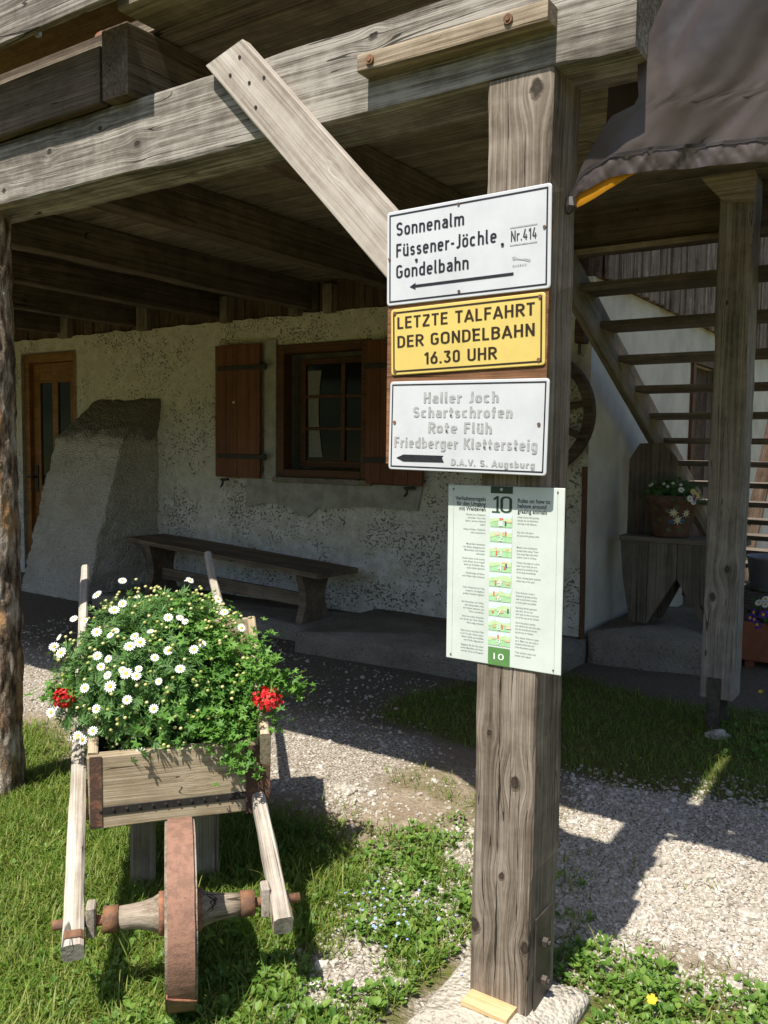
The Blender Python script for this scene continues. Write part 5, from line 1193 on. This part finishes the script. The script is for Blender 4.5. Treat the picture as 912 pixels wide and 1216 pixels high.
merged('weeds', OVV, OVF, Ms, WEED); tag(COL.objects[-1], kind='stuff')
m, nt = newmat('limestone_chips'); co = OBJ(nt); r_ = ISL(nt)
col = RAMP(nt, r_, [(0, (.42, .37, .30)), (.35, (.60, .545, .465)), (.75, (.73, .675, .595)), (1., (.82, .78, .72))]); nn = NO(nt, co, 70, 4, .7)
PB(nt, MIX(nt, SS(nt, nn, .35, .75), tuple([.30, .27, .23]), col), .9, BUMP(nt, nn, .6, .004), spec=.2); STONE = m
tpl = []
for k in range(3):
    r2 = random.Random(k+50); tpl.append([tuple(np.array(v)*r2.uniform(.72, 1.18)) for v in ICV])
for k, (n, smin, smax) in enumerate(((26000, .003, .008), (9000, .006, .013), (650, .012, .024))):
    Ms = []
    for box, fr in (((-1.9, .9, 2.1, 4.3), .62), ((-2.3, -.8, 1.4, 3.1), .18), ((-.95, .5, 1.2, 2.6), .12), ((-6.5, -1.6, 2.4, 5.1), .25)):
        for x, y, r2 in scatter(int(n*fr), *box, 1, n+int(fr*100), 1.2):
            if inblock(x, y): continue
            s_ = smin+(smax-smin)*r2.random()**1.6
            R = rotz(r2.uniform(0, 6.28)) @ rotx(r2.uniform(-.4, .4)) @ roty(r2.uniform(-.4, .4))
            Ms.append(X4(R, (s_*r2.uniform(.8, 1.4), s_, s_*r2.uniform(.5, .85)), (x, y, gz(x, y)+s_*.15)))
    merged('gravel', tpl[k], ICF, Ms, STONE); tag(COL.objects[-1], kind='stuff')
def rock(x, y, s_, seed, label):
    b_ = bmesh.new(); bmesh.ops.create_icosphere(b_, subdivisions=3, radius=1)
    for v in b_.verts:
        d = v.co.normalized(); k = 1+.35*mnoise.noise(d*1.3+V3((seed, 0, 0)))+.12*mnoise.noise(d*4+V3((0, seed, 0))); v.co = V3((d.x*k*s_*1.25, d.y*k*s_, max(-.3, d.z*k)*s_*.62))
    me = bpy.data.meshes.new('rock'); b_.to_mesh(me); b_.free()
    o = link_mesh('rock', me, STONE, None, Matrix.Translation((x, y, gz(x, y)+s_*.12)) @ Matrix.Rotation(seed, 4, 'Z')); tag(o, label, 'stone')
rock(-1.50, 2.20, .030, 1.1, 'pale pointed stone among the weeds halfway between wheelbarrow wheel and sign post')
rock(-.83, 2.46, .026, 2.3, 'pale stone lying in the weeds just right of the sign post footing')
rock(-1.29, 2.02, .034, 3.7, 'pale stone in the weeds close to the left of the sign post footing')
rock(-2.21, 3.03, .034, 4.9, 'flat beige stone on the bare sunny path behind the wheelbarrow')
rock(-.48, 2.57, .028, 5.2, 'pale stone in the weeds at the right edge of the picture below the gravel')
rock(-.52, 3.03, .036, 6.6, 'largest pale stone on the sunny gravel at the right edge')
rock(-1.03, 4.80, .05, 7.1, 'pale stone at the steel foot of the grey corner post')
def buttercup(x, y, h_, label):
    t = thing('buttercup', label, 'flower', (x, y, gz(x, y))); z0 = gz(x, y); p = V3((x, y, z0+h_))
    MB().tube([(x+.01, y+.01, z0), (x+.004, y, z0+h_*.5), p], .0013, 5).build('stem', WEED, t)
    v = []; f = []
    for i in range(5):
        a = 2*PI*i/5; c, s_ = math.cos(a), math.sin(a); n = len(v)
        for xx, yy, zz in ((0, 0, 0), (.6, -.45, .25), (1, -.35, .55), (1.05, .35, .55), (.6, .45, .25)): v.append((xx*c-yy*s_, xx*s_+yy*c, zz))
        f.append(tuple(range(n, n+5)))
    Mx = look_m((.05, -.5, .85), .3, .014, p); mesh('petals', v, f, YOLK, t, Matrix([list(q) for q in Mx]+[[0, 0, 0, 1]]))
buttercup(-.625, 2.255, .075, 'single yellow buttercup in the weeds right of the sign post')
buttercup(-.94, 5.45, .10, 'yellow buttercup in the shaded grass right of the corner post')
FBL = plain('pale_blue_petal', (.35, .45, .72), .6, .1)
Ms = []
r2 = random.Random(9)
for i in range(34):
    x = r2.gauss(-1.47, .13); y = r2.gauss(2.24, .11); Ms.append(look_m((r2.uniform(-.3, .3), r2.uniform(-.6, .1), 1), r2.uniform(0, 6), r2.uniform(.004, .0062), (x, y, gz(x, y)+r2.uniform(.04, .06))))
merged('forget_me_nots', [v for v in DV[:78]], [tuple(f) for f in DF[:13]], Ms, FBL); tag(COL.objects[-1], kind='stuff')
print('objects', len(COL.objects))
